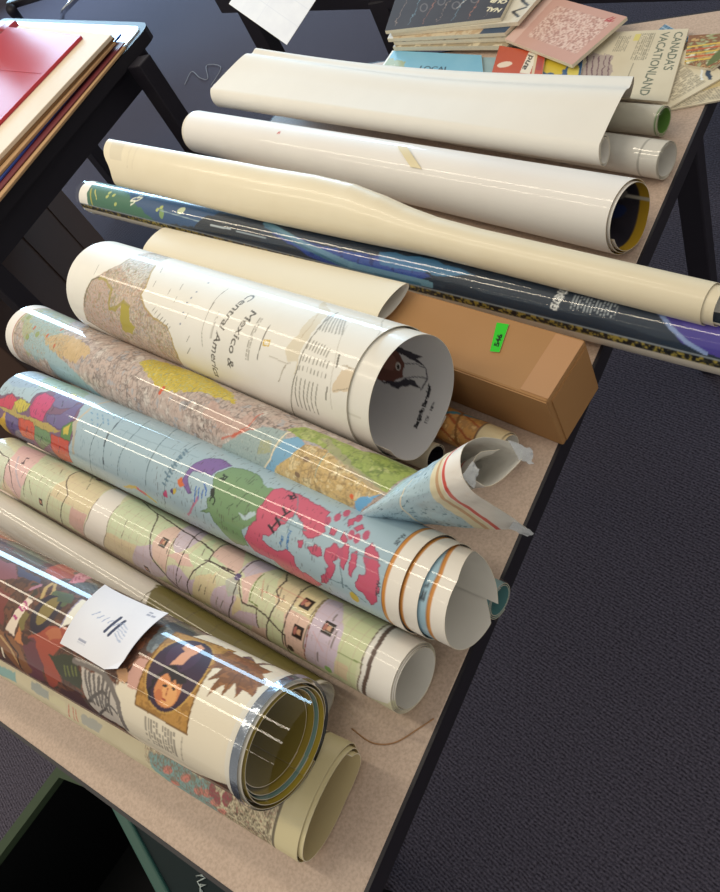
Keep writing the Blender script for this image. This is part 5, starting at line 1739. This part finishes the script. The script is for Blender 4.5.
# cream roll on top of it, its left end flaring into a wide flap
A, B = (-1.200, 0.710, 0.826), (-0.163, 0.4795, 0.803)
def open_end(f):
    lin_ = .041 + (.019 - .041) * f
    r0 = np.interp(f, [0, .40, .60, .70, .80, 1], [.041, .034, .0265, .0215, .0205, .0195])
    a = np.interp(f, [0, .34, .50, .57, .62, .66, .70, .76, .80, 1], [.0375, .0372, .0362, .0340, .0298, .0254, .0222, .0208, .0205, .0195])
    b = np.interp(f, [0, .30, .50, .62, .70, .80, 1], [.015, .019, .022, .0235, .0215, .0205, .0195])
    return lin_, a, b, r0
def flare(f, ph, t):
    lin_, a, b, r0 = open_end(f)
    q = ph + math.radians(48)
    el = a * b / np.sqrt((b * np.cos(q)) ** 2 + (a * np.sin(q)) ** 2)
    return (el / lin_ - 1) * (lin_ - .0016 * t / (2 * PI))
ax_ = (np.array(B) - np.array(A)); ax_ /= np.linalg.norm(ax_)
s_d = np.cross(ax_, [0, 0, 1.0]); s_d /= np.linalg.norm(s_d); u_d = np.cross(s_d, ax_)
dir_d = math.sin(math.radians(-48)) * s_d + math.cos(math.radians(-48)) * u_d
def lean(f, ph, t):
    lin_, a, b, r0 = open_end(f)
    # the upper edge of the open end is cut back a little
    return ((a - r0) + 0 * ph)[..., None] * dir_d - (.02 * np.clip(1 - f / .1, 0, 1) * np.cos(ph + math.radians(48)))[..., None] * ax_
def art_cream(c):
    c.fill(noisecol(c, '#ece2c9', '#e4d8bb', 60, 12))
    c.rect(20, 58, -14, 30, '#d6ccb4', alpha=.7)
    for k in (75, 92): c.line([k, -30, k + 3, 20], 1.2, '#ddd1b6', warp=2)
cv = rolled_canvas(A, B, .041, .019, art_cream, 2.0)
o = roll('rolled_paper', A, B, .041, .019, cv, [M['print_satin'], M['paper_back'], M['paper_edge']], turns=2.3, gap=.0016, phi0=215, res=2.2, fine=(-90, 160), rfun=flare, shift=lean, backcol='#eadfc6', tele=(.010, .014))
tag(o, 'long cream paper roll on the blue poster, opening to a flat flap at the left', 'paper roll', GW)

# short cream roll leaning on the cardboard box
A, B = (-1.03, 0.579, 0.768), (-0.474, 0.447, 0.813)
o = roll('rolled_paper', A, B, .024, .024, None, [M['paper_cream'], M['paper_back'], M['paper_edge']], turns=2.2, gap=.0010, fine=(-90, 160), squash=.34, wide=1.18)
tag(o, 'short flattened cream roll propped on the cardboard box', 'paper roll', GW)

# glossy white roll with a yellow bordered lining
A, B = (-1.141, 0.855, 0.768), (-0.285, 0.623, 0.771)
r = empty('rolled_paper', (-0.71, 0.74, TOP), 'glossy white roll with a yellow edged lining and a strip of old tape', 'paper roll', GW)
def art_white(c):
    c.fill(noisecol(c, '#f0edea', '#e9e5e2', 80, 14))
    c.ell(287, -6, 3.2, 2.4, '#c9685c', .5); c.line([289, -4, 292, -9], 1.2, '#c9685c')
    c.rect(0, 5, c.y0, c.y1, '#e4ddd0')
cv = rolled_canvas(A, B, .037, .037, art_white, 1.5)
def art_yel(c):
    c.fill(noisecol(c, '#2b2a36', '#4a4550', 20, 3))
    Lm = c.x1
    c.rect(Lm - 12, Lm, c.y0, c.y1, '#c79f2c'); c.rect(0, Lm, 215, 232, '#c79f2c'); c.rect(0, Lm, 150, 154, '#d8d2c4')
    for k in range(6): c.ell(Lm - 40, 130 + 22 * k, 14, 8, '#8f8a86' if k % 2 else '#2c3a6a', .4)
Lc = np.linalg.norm(np.array(B) - np.array(A)) * 1000
by = Canvas(0, Lc, 0, 2 * PI * 37 * 2.5, 1.5, '#33313c'); art_yel(by)
roll('paper_sheet', A, B, .037, .040, cv, [M['print_gloss'], M['print_satin'], M['paper_edge']], turns=2.25, gap=.0026, res=1.8, fine=(-90, 150), parent=r, back_canvas=by, tele=(.003, .006), backcol='#efe9df')
ax = (np.array(B) - np.array(A)); Lw = np.linalg.norm(ax); ax /= Lw
s_ = np.cross(ax, [0, 0, 1.0]); s_ /= np.linalg.norm(s_); u_ = np.cross(s_, ax)
def on_roll(A, ax, r_, x, ph):
    return np.array(A) + ax * x + r_ * (math.sin(ph) * s_ + math.cos(ph) * u_)
P = np.array([[on_roll(A, ax, .0394, .545 + .020 * j + .006 * i, math.radians(-8 + 5 * i)) for j in range(2)] for i in range(9)])
o = surf('masking_tape', P, None, .0003, [mat('old_tape', '#e0d3ac', rough=0.4)] * 3, r)
o['label'] = 'yellowed strip of tape'

# two sleeved rolls whose ends show beyond the white sheet
A, B = (-0.72, 0.915, 0.748), (-0.306, 0.811, 0.748)
r = empty('rolled_map', (-0.5, 0.86, TOP), 'sleeved cream roll with a green edge, end showing from under the white sheet', 'map roll', GW)
def art_green(c):
    c.fill(noisecol(c, '#e6e2d4', '#dcd8c8', 30, 2)); Lm = c.x1
    c.rect(Lm - 2.5, Lm, c.y0, c.y1, '#5f8a4a')
cv = rolled_canvas(A, B, .018, .018, art_green, 1.2)
roll('map_sheet', A, B, .0175, .0175, cv, [M['print_plastic'], mat('green_back', '#6f9a4c', rough=0.5), M['paper_edge']], turns=2.4, gap=.0014, res=1.4, parent=r)
tube_shell('clear_sleeve', lerp(A, B, .2), tuple(np.array(B) + np.array([.005, -.001, 0])), .0182, .0182, M['clear'], r)
A, B = (-0.70, 0.854, 0.752), (-0.280, 0.735, 0.752)
r = empty('rolled_paper', (-0.5, 0.79, TOP), 'sleeved pale grey roll, end showing below the green edged one', 'paper roll', GW)
def art_pale(c):
    c.fill(noisecol(c, '#dcdad4', '#cfcdc6', 30, 2)); Lm = c.x1
    c.rect(Lm - 24, Lm - 22, c.y0, c.y1, '#a9a8a2'); c.rect(Lm - 20, Lm - 19, c.y0, c.y1, '#b9b8b2'); c.ell(Lm - 66, -12, 1.6, 1.6, '#3a3836')
cv = rolled_canvas(A, B, .022, .022, art_pale, 1.2)
roll('paper_sheet', A, B, .0212, .0212, cv, PP, turns=2.6, gap=.0015, res=1.4, parent=r)
tube_shell('clear_sleeve', lerp(A, B, .2), tuple(np.array(B) + np.array([.004, -.001, 0])), .0219, .0219, M['clear'], r)

# big white sheet: a coil at the near edge, the rest raised in a long fold over the two sleeved rolls
def big_sheet():
    nL, nT = 70, 150
    out = np.zeros((nT, nL, 3))
    for k, f in enumerate(np.linspace(0, 1, nL)):
        x_of = lambda xl, xr: xl * (1 - f) + xr * f
        cx = x_of(-1.155, -0.340); cy = x_of(0.952, 0.719); cz = x_of(0.776, 0.782)
        rc = x_of(0.022, 0.0175)
        rx, ry, rz = x_of(-1.110, -0.331), x_of(1.014, 0.777), x_of(0.808, 0.813)
        bx, by_, bz = x_of(-1.105, -0.341), x_of(1.045, 0.832), x_of(0.800, 0.795)
        ex, ey, ez = x_of(-1.12, -0.368), x_of(1.075, 0.876), x_of(0.742, 0.738)
        pts = []
        for a in np.linspace(2.2 * 2 * PI, 0, 90):                 # coil, wound inwards from the near top
            rr = rc * (1 - .30 * a / (2.2 * 2 * PI))
            th = -PI * 0.16 - a
            pts.append((cx + .002 * a / PI * 0, cy + rr * math.sin(th), cz + rr * math.cos(th)))
        p_end = pts[-1]
        w_ = 0.004 * math.sin(f * 7.0) * math.sin(f * PI)
        sag = 0.011 * math.sin(f * PI)
        rz -= sag; bz -= sag * 1.25
        ctrl = [p_end, (cx * .5 + rx * .5, p_end[1] * .45 + ry * .55, p_end[2] * .42 + rz * .58 + w_ * .5), (rx, ry, rz + w_ * .4), ((rx + bx) / 2, (ry + by_) / 2, (rz + bz) / 2 - .004 + w_ * .3),
                (bx, by_, bz), ((bx + ex) / 2, (by_ + ey) / 2 + .008, (bz + ez) / 2), (ex, ey, ez)]
        c = catmull(ctrl, nT - 89)
        allp = np.concatenate([np.array(pts), c[1:]])
        out[:, k] = allp
    return out
P = big_sheet()
o = surf('rolled_paper', P[:, ::-1], None, 0.0006, [M['paper_white'], M['paper_back'], M['paper_edge']])
tag(o, 'big loose white sheet, coiled at its near edge and arched over others', 'paper roll', GW)

# ------------------------------------------------------------------ small rolls half hidden under the others
A, B = (-0.62, 0.400, 0.748), (-0.312, 0.332, 0.748)
def art_orn(c):
    c.fill(relief(c, ['#c98a4a', '#d9a25c', '#a8703c', '#e0b87a'], 33, 7)); Lm = c.x1
    for k in range(-4, 5): c.line([Lm - 140, k * 16, Lm - 30, k * 16 - 46], 2.5, '#a8562c', warp=2); 
    c.line([Lm - 150, -30, Lm - 26, 24], 5, '#4f8a9a', warp=3); c.line([Lm - 70, 60, Lm - 40, -50], 3, '#8a5a2c', warp=2)
    c.rect(Lm - 26, Lm, c.y0, c.y1, '#dcc9a0'); c.rect(Lm - 28, Lm - 26, c.y0, c.y1, '#6b4a34')
cv = rolled_canvas(A, B, .018, .018, art_orn, 1.0)
o = roll('rolled_map', A, B, .018, .018, cv, PS, turns=2.5, gap=.0014, res=1.0, backcol='#d9c6a0', tele=(.003, .006))
tag(o, 'ornate orange map roll with a blue line, between the Mexico roll and the cardboard box', 'map roll', 'small rolls half hidden')
A, B = (-0.66, 0.352, 0.746), (-0.380, 0.308, 0.746)
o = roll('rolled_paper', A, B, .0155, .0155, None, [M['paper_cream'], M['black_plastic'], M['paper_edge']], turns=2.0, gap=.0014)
tag(o, 'tiny cream roll end with a dark hollow, tucked under the Mexico roll', 'paper roll', 'small rolls half hidden')
A, B = (-0.42, 0.208, 0.748), (-0.258, 0.187, 0.748)
def art_teal(c):
    c.fill(noisecol(c, '#dad4c0', '#cfc8b4', 20, 2)); Lm = c.x1
    c.rect(Lm - 14, Lm, c.y0, c.y1, '#7fa3a8'); c.rect(Lm - 17, Lm - 15, c.y0, c.y1, '#b08f5c')
cv = rolled_canvas(A, B, .017, .017, art_teal, 1.2)
teal = mat('teal_lining', '#5f8f92', rough=0.45)
r = empty('rolled_map', (-0.43, 0.21, TOP), 'small roll with a teal lined end, sticking out from under the world map roll', 'map roll', 'small rolls half hidden')
roll('map_sheet', A, B, .017, .017, cv, [M['print_plastic'], teal, M['paper_edge']], turns=2.6, gap=.0016, res=1.2, parent=r)
tube_shell('clear_sleeve', lerp(A, B, .4), tuple(np.array(B) + np.array([.004, 0, 0])), .0176, .0176, M['clear'], r)

# ------------------------------------------------------------------ magazines and leaflets at the far end
ML, MM = M['print_satin'], M['print_matte']
GP = 'printed matter at the far end'
def put(name, q, z, th, art, label, cat, m=None, res=1.0, base='#e3d9c4', zs=None, bend=None, edge=None, grp=GP):
    o = sheet(name, q, z, th, art, m or MM, res, base=base, zs=zs, bend=bend, m_edge=edge)
    return tag(o, label, cat, grp)
def a_check(c, w_, h_):
    c.fill(noisecol(c, '#5f86a8', '#7fa0b8', 8, 1))
    for k in range(12): c.line([0, k * 6, w_, k * 6], 1.4, '#c9dbe6'); c.line([k * 6, 0, k * 6, h_], 1.2, '#34526e')
put('leaflet', [(-0.391, 1.01), (-0.35, 0.975), (-0.327, 1.0), (-0.374, 1.044)], 0.7305, .0012, a_check, 'blue checked leaflet corner showing behind the cream folded map', 'leaflet')
def a_r2(c, w_, h_):
    c.fill(noisecol(c, '#ddd3ba', '#d3c8ae', 20, 1))
    c.greek(w_ * .1, w_ * .45, h_ * .1, h_ * .85, 3, '#8d8678'); c.greek(w_ * .52, w_ * .92, h_ * .1, h_ * .7, 3, '#8d8678', seed=4)
    c.rect(w_ * .3, w_ * .5, h_ * .5, h_ * .85, '#cbb98c')
put('newspaper', [(-0.351, 0.879), (-0.315, 0.853), (-0.225, 0.870), (-0.255, 0.930)], 0.7305, .002, a_r2, 'cream newspaper page hanging over the right edge beyond the sleeved rolls', 'newspaper')
def a_r1(c, w_, h_):
    c.fill(noisecol(c, '#e2d9c2', '#d6ccb2', 20, 1))
    c.greek(w_ * .05, w_ * .9, h_ * .15, h_ * .7, 2.6, '#8a8272', rot90=True)
    c.rect(w_ * .1, w_ * .5, h_ * .1, h_ * .3, '#d9bd84', alpha=.7)
    c.line([w_ * .3, h_ * .84, w_ * .6, h_ * .92, w_ * .9, h_ * .80], 5, '#3f4f66', warp=4); c.line([w_ * .5, h_ * .88, w_ * .8, h_ * .72], 3, '#e9eef0', warp=3)
put('newsletter', [(-0.372, 0.905), (-0.314, 0.853), (-0.262, 0.908), (-0.323, 0.978)], 0.7328, .0022, a_r1, 'folded newsletter with a blue heading, lying right of the cream folded map', 'newsletter')
def a_r3(c, w_, h_):
    c.fill(relief(c, ['#b9803c', '#d8b878', '#8a3a2c', '#7f8f4c', '#e6dcc4'], 12, 10))
    for k in range(5): c.line([0, h_ * (.1 + .12 * k), w_ * .6, h_ * (.25 + .12 * k)], 3, '#c9582c' if k % 2 else '#e0c04c')
    c.ell(w_ * .75, h_ * .35, w_ * .12, h_ * .3, '#5f6f3a')
put('magazine', [(-0.318, 0.935), (-0.281, 0.919), (-0.235, 0.985), (-0.330, 0.998)], 0.7352, .003, a_r3, 'colourful magazine corner at the far right edge of the table', 'magazine', ML)
def a_canada(c, w_, h_):
    c.fill(noisecol(c, '#ddd5c0', '#d2c9b2', 30, 3))
    c.poly([w_ * .10, h_ * .05, w_ * .50, h_ * .05, w_ * .36, h_ * .62, w_ * .16, h_ * .66], '#a99a9c', warp=4, alpha=.8)
    for k in range(5): c.line([w_ * (.12 + .06 * k), h_ * .6, w_ * (.28 + .04 * k), h_ * .1], 2, '#7c6670', warp=3)
    c.tfit("CANADA'S", w_ * .885, h_ * .96, w_ * .885, h_ * .42, 17, '#6d7568', .25)
    c.tfit('VACATIONLAND', w_ * .755, h_ * .96, w_ * .755, h_ * .06, 17, '#6d7568', .25)
    c.greek(w_ * .56, w_ * .70, h_ * .55, h_ * .95, 3, '#8a8676', rot90=True); c.rect(w_ * .50, w_ * .56, h_ * .84, h_ * .95, '#d9cf84')
    c.greek(w_ * .34, w_ * .46, h_ * .68, h_ * .92, 3, '#8f8a7c', rot90=True)
    c.line([w_ * .60, h_ * .5, w_ * .60, h_ * .1], 1.0, '#9a9484')
put('folded_map', [(-0.48, 0.904), (-0.317, 0.861), (-0.334, 1.013), (-0.477, 1.038)], 0.7355, .003, a_canada, "cream folded map reading CANADA'S VACATIONLAND near the right table edge", 'map', res=0.7)
def a_ylw(c, w_, h_):
    c.fill(noisecol(c, '#2f5a8a', '#3f6a9a', 12, 3)); c.poly([0, h_ * .3, w_ * .5, h_ * .2, w_ * .6, h_ * .8, 0, h_ * .9], '#d8bf3c', warp=4); c.ell(w_ * .8, h_ * .4, w_ * .15, h_ * .3, '#e0d06c')
put('brochure', [(-0.512, 0.936), (-0.449, 0.918), (-0.464, 0.978), (-0.527, 0.994)], 0.739, .002, a_ylw, 'blue and yellow brochure under the pink booklet', 'brochure', ML)
def a_grey(c, w_, h_):
    c.fill(noisecol(c, '#9fbcc6', '#8fb0bc', 12, 3)); c.line([w_ * .2, 0, w_ * .2, h_], 1.5, '#dfe8ea')
put('brochure', [(-0.650, 0.982), (-0.587, 0.967), (-0.608, 1.017), (-0.665, 1.029)], 0.7305, .002, a_grey, 'narrow grey blue brochure between the blue and the orange brochures', 'brochure', ML)
def a_lb(c, w_, h_):
    c.fill(noisecol(c, '#6fb4d8', '#86c2e0', 30, 3))
    c.poly([0, 0, w_ * .30, 0, w_ * .22, h_ * .62, 0, h_ * .8], '#9fae8a', warp=5); c.poly([w_ * .04, h_ * .1, w_ * .2, h_ * .1, w_ * .16, h_ * .5, w_ * .03, h_ * .5], '#c9cdb4', warp=6)
    c.rect(0, 5, 0, h_, '#eef0ec')
    c.tfit('LOCAL', w_ * .40, h_ * .40, w_ * .68, h_ * .40, 17, '#16405c', .4); c.tfit('VISITOR', w_ * .30, h_ * .18, w_ * .66, h_ * .18, 14, '#16405c', .3)
put('brochure', [(-0.842, 0.995), (-0.606, 0.944), (-0.646, 1.024), (-0.844, 1.078)], 0.733, .004, a_lb, 'light blue brochure with dark lettering, below the magazine pile', 'brochure', ML)
def a_red(c, w_, h_):
    c.fill(noisecol(c, '#c8542c', '#b8482a', 30, 3))
    c.ell(w_ * .22, h_ * .36, w_ * .16, h_ * .10, '#e9d6c4', .4)
    c.poly([w_ * .56, h_ * .12, w_ * .76, h_ * .12, w_ * .84, h_ * .96, w_ * .66, h_ * .96], '#ece4d4')
    c.tfit('and', w_ * .66, h_ * .26, w_ * .76, h_ * .80, 15, '#23201e', .4)
    c.rect(w_ * .86, w_ * .97, h_ * .3, h_ * .8, '#a83a34'); c.rect(w_ * .80, w_ * .85, h_ * .12, h_ * .9, '#d8c8a8')
put('brochure', [(-0.598, 0.959), (-0.508, 0.931), (-0.525, 0.991), (-0.615, 1.03)], 0.7415, .003, a_red, 'orange red brochure with a white band lettered and', 'brochure', ML)
def a_pink(c, w_, h_):
    c.fill(noisecol(c, '#d2aa9f', '#c89e94', 60, 3))
    f = fbm(c.X / 2.2, c.Y / 2.2, 7, 3); inb = (c.X > w_ * .22) & (c.X < w_ * .92) & (c.Y > h_ * .18) & (c.Y < h_ * .86)
    c.put((slice(None), slice(None)), inb & (f > .52), '#e6cfc6', .8); c.put((slice(None), slice(None)), inb & (f < .40), '#a07a74', .6)
    for k in range(4): c.line([w_ * .84 + k * 3, h_ * .84, w_ * .88 + k * 2.5, h_ * .93 - (k % 2) * 6], 2.2, '#b02c3c', warp=1.5)
    c.poly([0, 0, w_ * .14, 0, w_ * .10, h_, 0, h_], '#dbbab0')
put('booklet', [(-0.605, 1.033), (-0.466, 0.943), (-0.422, 1.041), (-0.575, 1.137)], 0.7465, .005, a_pink, 'pinkish booklet with a small red mark at its right corner', 'booklet', res=1.2, zs=(.7465, .7465, .7465, .7465), base='#d8c0b0')
# the pile of magazines, lowest first
def a_mag(col, seed, extra=None):
    def f(c, w_, h_):
        c.fill(relief(c, col, seed, 18))
        if extra: extra(c, w_, h_)
    return f
pile = [((-0.838, 1.075), (-0.600, 1.026), (-0.565, 1.150), (-0.850, 1.225), 0.7375, .007, a_mag(['#b9a888', '#8f7f66', '#d8ccb0'], 4), 'thick cream edged magazine at the bottom of the magazine pile'),
        ((-0.835, 1.078), (-0.592, 1.034), (-0.560, 1.155), (-0.852, 1.232), 0.745, .006, a_mag(['#7f7a74', '#c9bda4', '#4a4644'], 5), 'grey covered magazine second from the bottom of the pile'),
        ((-0.846, 1.080), (-0.606, 1.040), (-0.568, 1.172), (-0.880, 1.250), 0.7515, .006, a_mag(['#d9ccb2', '#c2a888'], 6, lambda c, w_, h_: c.poly([w_ * .8, 0, w_, 0, w_, h_ * .3, w_ * .8, h_ * .3], '#2f4a6a')), 'cream magazine with a navy corner, middle of the pile'),
        ((-0.838, 1.084), (-0.588, 1.052), (-0.562, 1.188), (-0.872, 1.262), 0.758, .006, a_mag(['#e3ded0', '#d6cfbe'], 7, lambda c, w_, h_: [c.tfit('LIFE', w_ * .955, h_ * .92, w_ * .925, h_ * .1, 26, '#23262c', 1.2)] if False else [c.line([w_ * .97, h_ * (.1 + .2 * k), w_ * .90, h_ * (.2 + .2 * k), w_ * .97, h_ * (.26 + .2 * k)], 5, '#23262c') for k in range(4)]), 'white magazine with heavy black lettering, just under the dark one')]
for a, b, c_, d, z, th, art, lab in pile:
    put('magazine', [a, b, c_, d], z, th, art, lab, 'magazine', ML, res=1.6, base='#d8cbb0', grp='magazine pile')
def a_dark(c, w_, h_):
    c.fill(noisecol(c, '#4a464a', '#3d3a40', 50, 3))
    for k in range(7): c.line([w_ * (.08 + .13 * k), h_ * .05, w_ * (.16 + .13 * k), h_ * .98], 1.3, ['#8a7a74', '#6f8a9a', '#9a6a5c'][k % 3], warp=7, seed=k)
    for k in range(4): c.ell(w_ * (.30 + .14 * k), h_ * (.35 + .1 * (k % 2)), 9, 13, '#8f8a8c', .3, .5); 
    for k in range(4): c.ell(w_ * (.30 + .14 * k), h_ * (.35 + .1 * (k % 2)), 6.5, 10, '#454248', .3)
    c.line([w_ * .60, h_ * .3, w_ * .74, h_ * .75, w_ * .66, h_ * .9], 1.4, '#b9b4b0', warp=3)
    c.tfit('OUR', w_ * .99, h_ * .38, w_ * .86, h_ * .44, 17, '#e8dfc0', .6); c.tfit('NAL', w_ * .98, h_ * .20, w_ * .86, h_ * .26, 17, '#e8dfc0', .6)
put('magazine', [(-0.846, 1.082), (-0.618, 1.060), (-0.628, 1.180), (-0.905, 1.270)], 0.7645, .006, a_dark, 'dark grey magazine with thin line drawings on top of the pile', 'magazine', MM, res=1.0, base='#cfc8ba', grp='magazine pile')

# ------------------------------------------------------------------ threads
o = tube_path('loose_thread', [tuple(p) for p in catmull([(-0.343, 0.045, .7306), (-0.32, 0.042, .7306), (-0.301, 0.05, .7306), (-0.286, 0.069, .7306), (-0.278, 0.080, .7306)], 24)], 0.0006, mat('thread', '#a8805c', rough=0.8), n=6)
tag(o, 'thin tan thread curling on the table beside the pastel road map roll', 'thread')
o = tube_path('lint_strand', [tuple(p) for p in catmull([(-3.098, 2.401, .006), (-3.132, 2.507, .006), (-3.022, 2.441, .006), (-2.95, 2.42, .006), (-3.05, 2.54, .006), (-2.92, 2.50, .006), (-2.88, 2.36, .006)], 60)], 0.0016, mat('lint', '#8f8f96', rough=0.9), n=6)
tag(o, 'tangle of pale thread on the carpet behind the white roll', 'thread')
